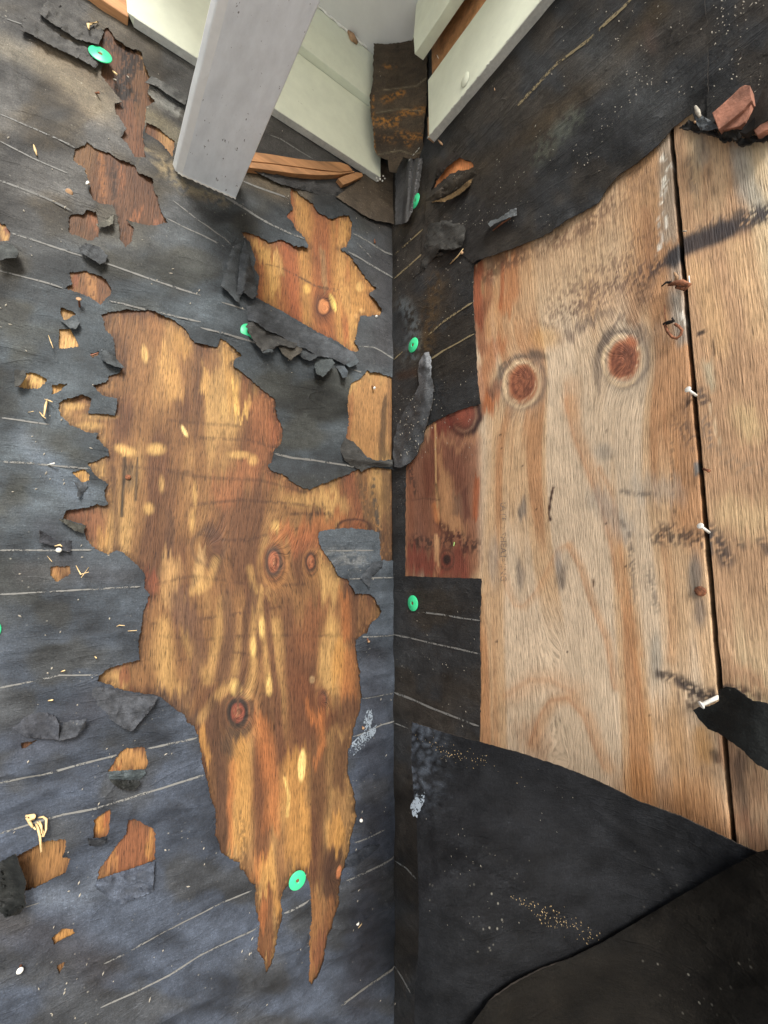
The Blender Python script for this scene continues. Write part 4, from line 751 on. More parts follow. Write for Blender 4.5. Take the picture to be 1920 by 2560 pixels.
LF = [
 ([(640,745),(700,775),(790,828),(880,878),(902,905),(888,900),(862,912),(830,896),(795,890),(765,872),(735,862),(700,838),(668,826),(640,806),(620,800),(612,770)], [(888,900),(862,912),(830,896),(795,890),(765,872),(735,862),(700,838),(668,826),(640,806)], .006, (80,84,88)),
 ([(622,805),(655,800),(700,815),(735,845),(750,860),(735,870),(722,868),(700,862),(672,880),(655,878),(640,860),(628,840),(615,815)], [(615,815),(628,840),(655,878),(700,862),(735,870)], .010, (84,84,82)),
 ([(690,856),(735,850),(755,872),(752,882),(735,892),(728,902),(706,885),(698,872)], [(706,885),(728,902),(752,882)], .012, (94,90,82)),
 ([(795,888),(820,885),(838,908),(815,935),(808,942),(792,935),(785,915)], [(792,935),(808,942),(838,908)], .013, (82,89,90)),
 ([(832,902),(860,912),(870,928),(868,942),(858,945),(850,930),(840,918)], [(858,945),(868,942),(870,928)], .012, (77,84,89)),
 ([(750,842),(800,868),(798,890),(775,902),(760,898),(742,882)], [(760,898),(775,902),(798,890)], .009, (77,82,85)),
 ([(835,866),(885,886),(898,903),(890,912),(872,918),(855,900),(836,880)], [(872,918),(890,912),(898,903)], .010, (82,90,94)),
 ([(655,868),(680,868),(684,880),(665,886),(655,880)], [(655,880),(684,880)], .012, (92,99,102)),
 ([(582,612),(604,600),(612,640),(600,700),(598,740),(600,760),(588,750),(578,738),(553,715),(560,680),(568,640),(572,620)], [(553,715),(578,738),(600,760)], .008, (77,82,85)),
 ([(612,600),(622,630),(634,690),(645,735),(632,748),(608,730),(590,755),(588,745),(596,690),(600,640)], [(645,735),(632,748),(608,730),(622,630)], .010, (73,77,80)),
 ([(252,872),(286,885),(292,900),(312,918),(300,920),(272,910),(255,900)], [(272,910),(300,920),(312,918)], .006, (80,85,87)),
 ([(36,924),(62,926),(66,940),(52,962),(37,968)], [(66,940),(52,962),(37,968)], .010, (77,77,73)),
 ([(148,1299),(160,1297),(190,1308),(214,1314),(208,1333),(185,1326)], [(148,1299),(185,1326),(208,1333)], .005, (77,77,70)),
 ([(225,1722),(240,1716),(290,1722),(340,1733),(385,1738),(395,1742),(385,1765),(350,1805),(330,1828),(310,1822),(270,1795),(238,1765),(225,1740)], [(395,1742),(350,1805),(330,1828),(300,1815)], .009, (72,75,80)),
 ([(30,1820),(60,1785),(110,1775),(140,1792),(148,1812),(146,1850),(95,1845),(60,1840)], [(60,1840),(95,1847),(146,1850),(148,1812)], .008, (75,78,85)),
 ([(150,1800),(205,1800),(217,1796),(212,1820),(190,1842),(150,1852),(140,1850),(150,1830)], [(217,1796),(190,1842),(150,1852)], .010, (70,73,78)),
 ([(272,1928),(362,1923),(365,1935),(350,1950),(272,1948)], [(272,1928),(362,1923)], .006, (80,89,92)),
 ([(274,1948),(350,1952),(352,1960),(335,1976),(305,1974),(285,1962)], [(285,1962),(305,1974),(335,1976),(352,1960)], .009, (43,45,43)),
 ([(-12,2160),(38,2135),(50,2165),(65,2205),(60,2235),(64,2262),(50,2285),(15,2294),(-12,2270)], [(38,2135),(65,2205),(64,2262),(15,2294)], .020, (36,38,36)),
 ([(240,2200),(387,2152),(385,2185),(382,2230),(300,2262),(262,2245),(237,2215)], [(387,2152),(382,2230),(300,2262)], .005, (75,82,94)),
 ([(197,620),(215,608),(250,618),(270,640),(265,655),(250,661),(225,645),(205,632)], [(197,620),(225,645),(250,661),(265,655)], .007, (72,75,77)),
 ([(-12,608),(30,608),(47,632),(40,645),(20,645),(0,652),(-12,652)], [(47,632),(40,645),(20,645),(-12,652)], .014, (77,80,78)),
 ([(95,32),(130,58),(150,70),(190,97),(225,106),(246,112),(262,75),(200,40),(120,-5)], [(95,32),(130,58),(150,70),(190,97),(246,112)], .004, (82,81,78)),
 ([(50,75),(75,84),(120,110),(170,134),(205,150),(240,170),(255,150),(225,118),(180,104),(140,80),(95,48),(60,45)], [(50,75),(120,110),(205,150),(240,170)], .005, (82,81,78)),
 ([(362,205),(390,215),(425,240),(462,262),(470,240),(430,215),(380,190)], [(362,205),(425,240),(462,262)], .004, (90,90,87)),
 ([(560,375),(600,405),(640,430),(700,460),(850,500),(860,470),(740,430),(640,395),(580,365)], [(560,375),(640,430),(740,490),(850,540)], .003, (70,70,70)),
 ([(186,1206),(210,1206),(222,1200),(218,1218),(200,1242),(192,1240),(196,1222)], [(192,1240),(200,1242),(186,1206)], .004, (80,85,90)),
 ([(150,800),(165,812),(172,820),(190,822),(200,805),(192,790),(178,800)], [(165,812),(172,820),(190,822),(200,805)], .004, (82,87,89)),
 ([(100,1325),(140,1350),(180,1352),(175,1380),(150,1374),(125,1362),(98,1356)], [(98,1325),(98,1356),(175,1380)], .004, (60,62,67)),
 ([(240,560),(262,553),(285,535),(282,560),(262,568),(245,566)], [(245,566),(262,568),(285,560)], .005, (99,97,87)),
 ([(355,1100),(345,1108)] + [(340,1095)] , [(345,1108)], .003, (75,75,75)),
 ([(862,2168),(890,2165),(930,2135),(945,2120),(950,2110),(925,2112),(880,2135),(862,2150)], [(862,2168),(890,2165),(930,2135),(950,2110)], .004, (52,57,65)),
 ([(900,1445),(926,1412),(935,1405),(960,1400),(955,1420),(930,1440),(924,1470)], [(926,1412),(924,1470)], .004, (70,75,80)),
 ([(240,2100),(220,2095),(222,2112),(235,2116),(262,2108),(268,2090),(255,2092)], [(222,2112),(262,2108)], .004, (42,45,50)),
]
for i, (a, f, l, c) in enumerate(LF):
    if len(a) > 4: flap(SL, a, f, l, c, seed=200 + i * 7, step=6)
RFL = [
 ([(1220,560),(1225,552),(1250,545),(1275,525),(1292,520),(1293,538),(1270,545),(1240,558),(1226,568)], [(1226,568),(1270,545),(1293,538)], .006, (96,100,102), None),
 ([(1065,500),(1085,484),(1110,462),(1140,440),(1165,432),(1186,428),(1190,436),(1170,452),(1140,474),(1110,490),(1080,500)], [(1085,484),(1165,432),(1186,428)], .004, (66,60,52), None),
 ([(1078,505),(1110,494),(1140,478),(1172,450),(1182,446),(1176,462),(1150,486),(1110,505)], [(1110,505),(1150,486),(1176,462)], .005, (100,80,52), None),
 ([(1092,412),(1112,398),(1128,382),(1135,375),(1150,392),(1120,415),(1100,440),(1092,452)], [(1150,392),(1120,415),(1092,452)], .002, (52,46,42), None),
 ([(1062,560),(1110,545),(1165,560),(1160,600),(1152,618),(1130,625),(1100,622),(1085,645),(1062,672),(1038,698),(1057,636),(1060,590)], [(1160,600),(1152,618),(1130,625),(1100,622)], .006, (66,65,62), None),
]
for i, (a, f, l, c, lb) in enumerate(RFL): flap(SB, a, f, l, c, seed=400 + i * 7, step=6)

def hitdiag(p, s_):
    r = rays(p); t = (-np.asarray(s_) - CM[0] - CM[1]) / (r[:, 0] + r[:, 1]); return CM + r * t[:, None]
def pxsheet(name, w, pts, dfn, tint, parent, step=12, seed=1, jg=1.2, mat=None, tfn=None, jstep=6, th=0.0011):
    o = jag(pts, jg, jstep, seed); Q, T, B = cdt(o, [], step)
    P = hitdiag(Q, dfn(Q)) if w == 'D' else hit(w, Q, dfn(Q)); T = orient(P, T, 'R' if w == 'D' else w)
    m = fbm(Q[:, 0] / 60, Q[:, 1] / 50, seed + 9, 4)[:, None]
    ob = mobj(name, P, T, mat or M_PAPERR, parent)
    t = lin(tint) * (0.5 + 1.0 * m)
    if tfn: t = tfn(Q, t)
    setattrs(ob.data, t); thick(ob, th); return ob
# the loosened lower sheet that has peeled from the right wall and folds over itself, its tint darkened to carry the shade there
def dC(q):
    x, y = q[:, 0], q[:, 1]; edge = 1805 + (x - 1030) * 0.24 + ((np.clip(x - 1030, 0, 900)) ** 2) * 0.00016
    t = np.clip((y - edge) / 700, 0, 1)
    base = 0.100 * (1 - sst(980, 1800, x)) + 0.008
    cr_ = 0
    for L, h_, w_ in [([(1030, 1960), (1200, 2010), (1400, 2100)], .0016, 9), ([(1150, 2150), (1300, 2220), (1500, 2310)], .0022, 10), ([(1045, 2240), (1200, 2330)], .0016, 8), ([(1500, 2040), (1620, 2130), (1700, 2230)], .0018, 10), ([(1100, 1850), (1080, 2000), (1100, 2200)], .0014, 9)]:
        cr_ = cr_ + h_ * np.exp(-segdist(q, L) / w_)
    return cr_ + base * (1 + 0.62 * sst(0.0, 0.7, t)) - 0.012 * t * sst(1100, 1400, x) + 0.006 * (fbm(x / 260, y / 190, 61, 3) - 0.5) + 0.0012 * (fbm(x / 30, y / 30, 62, 2) - .5) + 0.010 * np.exp(-((x - 1030) / 60) ** 2) * 0.6 * (1 - t)
lower = empty('building_paper', (-0.04, -0.2, 1.2))
tag(lower, 'black felt paper peeled off the foot of the right wall, its corner hanging loose', 'building paper')
FC = [(1030,1805),(1100,1828),(1150,1842),(1200,1855),(1300,1883),(1400,1915),(1500,1955),(1600,2005),(1700,2040),(1800,2088),(1850,2112),(1896,2132),(2300,2330),(2300,2560),(1700,2480),(1400,2560),(1300,2900),(1042,2900),(1035,2600),(1037,2480),(1045,2400),(1048,2300),(1045,2200),(1043,2100),(1040,2020),(1035,1990),(1028,1900)]
pxsheet('loose_sheet', 'R', FC, dC, (25, 26, 28), lower, 10, 71, 1.0, M_PAPERD, lambda Q, t: t + (np.array([.05, .06, .075]) * (sst(120, 10, Q[:, 0] - 1030) * sst(2080, 1900, Q[:, 1]) * sst(.45, .7, fbm(Q[:, 0] / 9, Q[:, 1] / 12, 31, 3)))[:, None]))
def dD(q):
    x, y = q[:, 0], q[:, 1]; e = 2132 + (1895 - x) * 0.565
    t = np.clip((y - e) / 400, 0, 1); return dC(q) + 0.006 + 0.018 * t ** 0.7 + 0.003 * (fbm(x / 200, y / 160, 66, 3) - .5)
FD = [(1895,2130),(1800,2182),(1700,2240),(1600,2300),(1500,2360),(1420,2398),(1350,2425),(1280,2462),(1220,2505),(1180,2560),(1160,2620),(1150,2900),(2350,2900),(2350,2060),(2100,2080)]
pxsheet('folded_sheet', 'R', FD, dD, (19, 17, 14), lower, 14, 73, 0.8, M_PAPERD)
def dE(q):
    x, y = q[:, 0], q[:, 1]; return 0.004 + 0.016 * sst(1735, 1900, x) + 0.006 * np.exp(-((y - 1750) / 60.0) ** 2) * 0 + 0.002 * (fbm(x / 50, y / 40, 68, 3) - .5)
side = empty('building_paper', (-0.01, -0.48, 1.43))
tag(side, 'small dark tongue of felt paper crossing the plywood joint under a bent white nail', 'building paper')
FE = [(1733,1776),(1745,1768),(1772,1766),(1797,1752),(1797,1724),(1815,1716),(1840,1722),(1862,1738),(1880,1752),(1905,1755),(1930,1764),(2040,1800),(2180,1850),(2150,1960),(2040,1985),(1930,1932),(1890,1910),(1870,1890),(1850,1870),(1820,1850),(1795,1832),(1770,1822),(1757,1808),(1745,1795)]
pxsheet('loose_tongue', 'R', FE, dE, (30, 32, 31), side, 9, 75, 1.2)
# corner curl, a twisted rag and the rag across the corner
def dcurl(q):
    x, y = q[:, 0], q[:, 1]; return 0.004 + 0.006 * np.exp(-((x - (1064 - (y - 900) * 0.25 * sst(950, 1150, y))) / 16.0) ** 2) + 0.004 * fbm(x / 16, y / 30, 77, 3)
pxsheet('curled_strip', 'R', [(1044,930),(1050,900),(1060,882),(1072,880),(1078,898),(1077,940),(1084,965),(1082,1000),(1072,1045),(1062,1075),(1058,1105),(1048,1112),(1044,1135),(1024,1158),(1002,1168),(986,1168),(982,1140),(984,1100),(994,1060),(1012,1022),(1036,990),(1048,960)], dcurl, (70, 72, 74), papR, 5, 79, 1.6, jstep=4, tfn=lambda Q, t: t * (1 + 2.4 * sst(1010, 900, Q[:, 1]) * sst(.35, .6, fbm(Q[:, 0] / 8, Q[:, 1] / 25, 5, 3)))[:, None])
def drag(q):
    x, y = q[:, 0], q[:, 1]; return 0.003 + 0.006 * np.exp(-((y - 1150 - (x - 900) * .1) / 9.0) ** 2) + 0.003 * fbm(x / 12, y / 8, 78, 3)
pxsheet('twisted_rag', 'L', [(862,1096),(885,1104),(905,1128),(912,1144),(935,1150),(965,1152),(982,1150),(982,1166),(960,1168),(935,1165),(915,1172),(905,1180),(898,1172),(880,1165),(860,1150),(850,1120)], drag, (62, 62, 60), papL, 5, 81, 1.6, M_PAPER, jstep=4)
# corner strip of paper hanging from the soffit, folded through the corner
def corner_pt(px, py, s):
    """s: distance off the corner along the diagonal fold"""
    return None
cp = empty('corner_paper', (-0.02, -0.02, 2.25))
tag(cp, 'brown-stained strip of felt paper tucked into the corner under the soffit', 'paper strip')
def dcorL(q):
    x, y = q[:, 0], q[:, 1]
    return 0.116 + (0.078 - 0.116) * sst(300, 420, y) - 0.016 * np.exp(-((x - 1010) / 40.0) ** 2) * sst(420, 300, y) + 0.003 * fbm(x / 14, y / 30, 87, 3)
def tcor(Q, t):
    x, y = Q[:, 0], Q[:, 1]; n = fbm(x / 5, y / 4, 95, 3); g = 0
    for L_, w_, k_ in [([(962, 166), (985, 168)], 5, .8), ([(960, 250), (990, 238), (1006, 232)], 8, .9), ([(944, 300), (985, 302), (1010, 282), (1058, 276)], 9, 1.0), ([(945, 312), (990, 310)], 8, .8), ([(1000, 335), (1030, 345), (1052, 340)], 10, .7), ([(955, 345), (985, 350)], 8, .5), ([(1015, 355), (1022, 362)], 6, .8), ([(932, 240), (934, 340), (938, 390)], 3, .9)]:
        g = np.maximum(g, k_ * np.exp(-(segdist(Q, L_) / w_) ** 2))
    g = (g * sst(.42, .60, n))[:, None]; t = t * (1 - g) + lin((168, 116, 54)) * .8 * g
    l = 0
    for L_ in ([(940, 282), (1000, 272), (1060, 278)], [(960, 225), (1040, 215), (1066, 195)], [(938, 388), (1000, 376), (1030, 386), (1060, 378)]): l = np.maximum(l, np.exp(-(segdist(Q, L_) / 1.6) ** 2))
    l = (l * .6)[:, None]; return t * (1 - l) + lin((120, 112, 92)) * l
CPL = [(934,108),(960,110),(1000,106),(1030,102),(1040,80),(1046,60),(1055,58),(1062,75),(1068,110),(1068,180),(1066,260),(1056,350),(1060,372),(1058,395),(1030,398),(1008,392),(1000,412),(990,432),(972,428),(970,400),(962,398),(945,390),(936,370),(933,320),(926,285),(925,240),(932,200),(934,150)]
pxsheet('paper_strip', 'D', CPL, dcorL, (66, 57, 46), cp, 3.5, 85, 1.6, M_PAPERR, tcor, jstep=5)
LOW = [(938,395),(962,402),(972,430),(992,434),(1002,412),(1006,396),(1046,400),(1050,440),(1046,470),(1038,500),(1030,530),(1018,555),(1000,560),(985,562),(975,556),(940,552),(920,540),(880,515),(840,490),(860,470),(900,440)]
def dlow(q):
    x, y = q[:, 0], q[:, 1]; return 0.006 + 0.006 * np.exp(-((x - 986) / 30.0) ** 2) * sst(400, 560, y) + 0.012 * np.exp(-((x - 1022) / 14.0) ** 2) + 0.002 * fbm(x / 20, y / 30, 88, 3)
# left part of the lower flap lies on the left wall, right part on the right wall
LOWL = [(934,398),(962,402),(972,430),(984,434),(985,560),(975,557),(940,552),(905,535),(870,512),(840,492),(870,470),(905,446)]
pxsheet('paper_strip', 'L', LOWL, lambda q: 0.004 + 0.003 * sst(500, 560, q[:, 1]) + 0.003 * fbm(q[:, 0] / 30, q[:, 1] / 30, 88, 3) - 0.003 * (q[:, 0] < 0), (88, 78, 66), cp, 7, 86, 1.2, M_PAPER, jstep=5)
LOWR = [(988,434),(1000,412),(1008,394),(1056,396),(1052,440),(1044,480),(1030,530),(1016,556),(1000,560),(988,562)]
pxsheet('paper_strip', 'R', LOWR, lambda q: 0.004 + 0.012 * np.exp(-((q[:, 0] - (1044 - (q[:, 1] - 420) * 0.16)) / 7.0) ** 2) + 0.010 * np.exp(-((q[:, 0] - (1024 - (q[:, 1] - 420) * 0.08)) / 6.0) ** 2), (92, 92, 92), cp, 4, 89, 1.0, M_PAPER, jstep=4)

# ------------------------------------------------------------------ printed lines, dust and scuffs lying on the paper
def ribbon(paper, pts, wpx, mat, name='printed_line', step=9, off=0.0005, parent=None, seed=0, wob=0.8):
    r = random.Random(seed + len(pts) * 13); L = []
    for a, b in zip(pts[:-1], pts[1:]):
        a, b = np.array(a, float), np.array(b, float); n = max(1, int(np.linalg.norm(b - a) / step))
        for j in range(n): L.append(a + (b - a) * j / n)
    L.append(np.array(pts[-1], float)); L = np.array(L)
    tg = np.gradient(L, axis=0); nn = np.stack([-tg[:, 1], tg[:, 0]], 1); nn /= np.linalg.norm(nn, axis=1)[:, None] + 1e-9
    L = L + nn * (np.array([mnoise.noise(Vector((x * .02, y * .02, seed))) for x, y in L])[:, None] * wob)
    ww = np.array([wpx * 0.78 * (0.75 + 0.5 * r.random()) for _ in L]) / 2
    for e_ in (0, -1): ww[e_] *= 0.3
    A, B = L - nn * ww[:, None], L + nn * ww[:, None]; w = paper.w
    q = uz(w, np.vstack([A, B])); ok = np.ones(len(q), bool)
    for h in paper.holes: ok &= ~inside(q, h)
    d = paper.h(q) + off; P = world(w, q, d); n = len(L); F = []
    for i in range(n - 1):
        f = (i, i + 1, n + i + 1, n + i)
        if all(ok[k] for k in f): F.append(f)
    if not F: return None
    F = np.array(F); T = orient(P, F[:, :3], w)
    if (T[0] != F[0, :3]).any(): F = F[:, ::-1]
    return mobj(name, P, F, mat, parent or (papL if w == 'L' else papR))
LINES_L = [
 ([(0,48),(60,70),(120,96)],3), ([(0,292),(100,335),(230,392)],4), ([(0,360),(100,410),(170,440)],4), ([(0,458),(60,480),(110,500),(180,532)],5), ([(560,498),(600,520),(640,546),(680,568),(730,590),(760,600)],6), ([(430,505),(500,560),(560,600),(600,640)],3), ([(400,545),(500,590),(560,620)],4),
 ([(28,588),(100,610),(170,634),(250,658),(320,682),(400,710),(500,742)],5), ([(0,682),(80,702),(158,724)],5), ([(258,753),(300,762),(380,780),(440,795),(500,808)],5), ([(500,822),(560,838),(600,850),(640,862)],5), ([(550,760),(610,778)],4),
 ([(0,1046),(60,1054),(124,1064)],5), ([(0,1155),(80,1160),(150,1167),(224,1172)],6), ([(0,1376),(100,1376),(230,1375)],5), ([(0,1485),(100,1480),(200,1474),(350,1466)],5), ([(0,1716),(80,1700),(150,1684),(245,1684)],5), ([(0,1952),(100,1930),(200,1906),(300,1882)],6), ([(368,1868),(430,1855),(492,1842)],6),
 ([(0,2075),(80,2050),(160,2028),(235,2014),(300,1992),(400,1965),(510,1932)],6), ([(258,2394),(330,2355),(400,2322),(500,2275),(560,2245),(626,2220)],5), ([(250,2510),(330,2475),(420,2432),(500,2380),(570,2345),(644,2308)],5), ([(705,2275),(740,2258),(772,2242)],5), ([(100,2250),(60,2262)],3),
 ([(848,2505),(900,2465),(950,2430),(982,2410)],7), ([(860,2195),(900,2178),(950,2155),(982,2137)],5), ([(872,2105),(910,2090),(955,2068)],4), ([(903,1745),(940,1737),(982,1728)],4), ([(880,1840),(920,1822),(950,1808),(982,1800)],4), ([(885,1592),(930,1590),(982,1586)],4), ([(815,1377),(870,1377),(930,1376)],4), ([(870,1447),(920,1445),(980,1443)],4),
 ([(683,1136),(730,1146),(780,1152),(830,1160),(885,1168)],6), ([(880,586),(920,608),(960,634),(981,642)],4), ([(868,632),(900,650),(950,680),(981,698)],5), ([(895,868),(930,870),(950,880),(981,900)],4), ([(870,924),(900,932),(916,938)],4), ([(890,610),(920,640),(926,648)],3), ([(668,340),(700,352),(740,378),(780,402)],3), ([(600,455),(640,472),(700,492),(722,500)],5)]
for i, (L, w_) in enumerate(LINES_L): ribbon(SL, L, w_, M_LINE, seed=i)
LINES_R = [([(988,640),(1010,620),(1060,575)],4), ([(988,698),(1020,670),(1062,634)],4), ([(1075,838),(1110,808),(1150,780),(1184,757)],5), ([(1078,902),(1110,880),(1150,858),(1188,836)],5), ([(988,900),(1010,880)],4), ([(1060,1530),(1110,1536),(1160,1545),(1203,1551)],5), ([(988,1586),(1040,1597),(1100,1611),(1150,1621),(1203,1634)],5),
 ([(988,1730),(1040,1750),(1090,1772),(1150,1795),(1200,1815)],6), ([(988,1806),(1024,1820)],4), ([(990,2150),(1020,2168),(1044,2195)],4), ([(988,2410),(1008,2440),(1030,2480)],4)]
for i, (L, w_) in enumerate(LINES_R): ribbon(SA, L, w_, M_LINE2 if i < 5 else M_LINE, seed=40 + i)
for L, w_, M_, P_ in [([(1180,436),(1260,376),(1340,308),(1420,240),(1440,232)],6,M_DUSTG,SB), ([(1200,395),(1280,344),(1340,298),(1400,230)],5,M_DUSTG,SB), ([(1300,270),(1400,165),(1480,105),(1560,30),(1590,0)],8,M_LINE2,SB), ([(1400,240),(1500,160),(1560,90),(1640,5)],9,M_DUSTG,SB),
     ([(1072,690),(1070,800),(1072,870)],7,M_DUSTG,SA), ([(1072,760),(1060,860),(1050,880)],7,M_DUSTG,SA), ([(1020,560),(1000,590)],14,M_DUSTG,SA), ([(1095,1570),(1096,1620),(1094,1650)],4,M_DUSTG,SA), ([(1094,1500),(1093,1700),(1090,1800)],3,M_DUSTW,SA)]:
    ribbon(P_, L, w_, M_, 'dust_line', seed=int(L[0][0]))
def patch(paper, x, y, rx, ry, mat, ang=0, name='scuff', seed=0, off=0.0007, parent=None, dfn=None, n=18):
    r = random.Random(seed + int(x)); a = math.radians(ang); pts = [(x, y)]; 
    for k in range(n):
        t = 2 * math.pi * k / n; q = 0.75 + 0.5 * r.random(); ex, ey = math.cos(t) * rx * q, math.sin(t) * ry * q
        pts.append((x + ex * math.cos(a) - ey * math.sin(a), y + ex * math.sin(a) + ey * math.cos(a)))
    mid = [((p[0] + x) / 2, (p[1] + y) / 2) for p in pts[1:]]; pts = np.array(pts[:1] + mid + pts[1:], float); w = paper.w
    if dfn is None: q = uz(w, pts); P = world(w, q, paper.h(q) + off)
    else: P = hit(w, pts, dfn(pts) + off)
    F = [(0, 1 + k, 1 + (k + 1) % n) for k in range(n)]
    for k in range(n): F += [(1 + k, 1 + n + k, 1 + n + (k + 1) % n), (1 + k, 1 + n + (k + 1) % n, 1 + (k + 1) % n)]
    T = orient(P, np.array(F), w); return mobj(name, P, T, mat, parent or (papL if w == 'L' else papR))
for (x, y, rx, ry, a, M_, P_) in [
  (905,1845,44,14,-50,M_DUSTB,SL),(915,1800,30,9,-80,M_DUSTB,SL),(885,1390,14,24,10,M_DUSTW,SL),(900,1410,20,8,0,M_DUSTW,SL),(925,560,34,12,35,M_DUSTW,SL),(940,660,20,50,20,M_DUSTW,SL),(410,250,50,14,32,M_DUSTW,SL),(395,395,22,9,40,M_LICH,SL),(665,960,18,8,40,M_DUSTW,SL),(240,200,24,16,35,M_LICH,SL),
  (680,445,50,14,30,M_LICH,SL),(250,530,18,14,20,M_DUSTG,SL),(140,880,16,30,10,M_LICH,SL),(80,1720,40,22,-20,M_LICH,SL),(130,2420,30,60,60,M_LICH,SL),(880,2300,18,26,0,M_DUSTW,SL),(870,2410,12,16,0,M_DUSTW,SL),(225,560,12,20,0,M_DUSTG,SL),(155,745,14,22,0,M_LICH,SL),
  (1010,770,12,24,10,M_DUSTW,SA),(1036,810,16,18,0,M_DUSTW,SA),(1028,890,12,14,0,M_DUSTW,SA),(1100,825,10,12,0,M_DUSTW,SA),(1090,790,16,6,-40,M_DUSTW,SA),(1135,950,16,5,-40,M_DUSTW,SA),(1110,975,26,20,-20,M_DUSTG,SA),(1087,720,8,12,0,M_DUSTG,SA),(1108,770,6,9,20,M_DUSTG,SA),
  (1365,390,30,22,0,M_LICH,SB),(1390,330,26,34,20,M_LICH,SB),(1440,310,18,10,0,M_LICH,SB),(1465,272,9,9,0,M_LICH,SB),(1260,620,40,10,-25,M_DUSTW,SB),(1310,590,56,14,-22,M_DUSTW,SB),(1350,562,40,22,-25,M_DUSTW,SB),(1210,640,10,7,0,M_DUSTW,SB),(1600,470,44,16,-38,M_LICH,SB),(1540,410,50,22,-40,M_DUSTG,SB),
  (1500,430,60,20,-40,M_LICH,SB),(1620,72,9,14,20,M_DUSTG,SB),(1637,124,7,10,20,M_DUSTG,SB),(1470,130,50,26,-40,M_LICH,SB),(1560,300,70,20,-30,M_LICH,SB),(1640,250,40,30,0,M_LICH,SB),(1750,240,20,14,-30,M_DUSTG,SB),(1830,110,50,40,-30,M_LICH,SC),(1860,180,30,40,20,M_LICH,SC),(1290,330,30,8,-40,M_DUSTG,SB)]:
    patch(P_, x, y, rx, ry, M_, a)
dc2 = lambda q: dC(q)
for (x, y, rx, ry, a, M_) in [(1130,1880,50,6,22,M_DUSTW),(1190,1900,40,5,20,M_DUSTG),(1050,1990,12,34,5,M_DUSTB),(1045,1930,14,70,0,M_DUSTG),(1040,2020,12,22,0,M_DUSTB),(1260,2070,44,10,52,M_DUSTW),(1290,2170,50,10,30,M_DUSTG),(1400,2300,62,18,25,M_DUSTG),(1440,2310,60,12,20,M_DUSTW),(1070,2090,20,5,30,M_DUSTG),(1075,2380,18,16,30,M_LICH),(1320,1945,30,6,50,M_DUSTW)]:
    patch(type('W', (), {'w': 'R'})(), x, y, rx, ry, M_, a, dfn=dc2, parent=lower)
# loose white and straw coloured flecks caught on the paper (too many to count)
def flecks(paper, n, box, mat, name, seed, dfn=None, parent=None, size=(0.0003, 0.0009)):
    r = np.random.default_rng(seed); p = np.stack([r.uniform(box[0], box[2], n), r.uniform(box[1], box[3], n)], 1)
    if mat is M_STRAW:
        t_ = r.normal(0, .28, n); p = np.stack([(box[0] + box[2]) / 2 + t_ * (box[2] - box[0]) + r.normal(0, 5, n), (box[1] + box[3]) / 2 + t_ * (box[3] - box[1]) * .8 + r.normal(0, 13, n)], 1)
    k = fbm(p[:, 0] / 70, p[:, 1] / 70, seed, 3) > r.uniform(0.35, 0.75, n); p = p[k]; w = paper.w
    if dfn is None:
        q = uz(w, p); ok = np.ones(len(q), bool)
        for h in paper.holes: ok &= ~inside(q, h)
        if hasattr(paper, 'outer'): pass
        q = q[ok]; P = world(w, q, paper.h(q) + 0.0006)
    else: P = hit(w, p, dfn(p) + 0.0006)
    V = []; F = []; ax = np.array([1, 0, 0]) if w == 'L' else np.array([0, 1, 0]); nm = np.array([0, -1, 0]) if w == 'L' else np.array([-1, 0, 0])
    for c in P:
        s = r.uniform(*size); l = s * r.uniform(1, 3.2); t = r.uniform(0, 6.28) if r.random() < .5 else 1.2; a = ax * math.cos(t) + np.array([0, 0, 1]) * math.sin(t); b = np.cross(a, nm); o = len(V)
        V += [c + a * l, c + b * s, c - a * l, c - b * s, c + nm * s * .8]; F += [(o, o + 1, o + 4), (o + 1, o + 2, o + 4), (o + 2, o + 3, o + 4), (o + 3, o, o + 4)]
    ob = mobj(name, V, F, mat, parent or (papL if w == 'L' else papR), smooth=False); ob['kind'] = 'stuff'; return ob
flecks(SL, 700, (0, 0, 980, 2560), M_CHIP, 'dust_flecks', 1)
flecks(SA, 170, (990, 560, 1190, 1160), M_CHIP, 'dust_flecks', 2, size=(.0003, .0007)); flecks(SA, 70, (990, 1450, 1195, 1850), M_CHIP, 'dust_flecks', 3, size=(.0002, .0006))
flecks(SA, 260, (1290, 2240, 1480, 2350), M_STRAW, 'dust_flecks', 27, dfn=dc2, parent=lower, size=(.00012, .0003)); flecks(SA, 120, (1040, 1840, 1300, 1960), M_STRAW, 'dust_flecks', 28, dfn=dc2, parent=lower, size=(.00012, .0003))
flecks(SB, 200, (1330, 0, 1560, 440), M_CHIP, 'dust_flecks', 4, size=(.0002, .0006)); flecks(SB, 200, (1100, 440, 1380, 570), M_CHIP, 'dust_flecks', 5, size=(.0002, .0005)); flecks(SC, 160, (1785, 0, 1920, 300), M_CHIP, 'dust_flecks', 6, size=(.0002, .0006)); flecks(SB, 140, (1560, 0, 1760, 270), M_CHIP, 'dust_flecks', 8, size=(.0002, .0006))
flecks(SA, 130, (1060, 1880, 1440, 2330), M_CHIP, 'dust_flecks', 7, dfn=dc2, parent=lower, size=(.00015, .00032))

flecks(type('W', (), {'w': 'R'})(), 90, (1000, 990, 1070, 1150), M_CHIP, 'dust_flecks', 17, dfn=dcurl, parent=papR, size=(.0004, .0009))
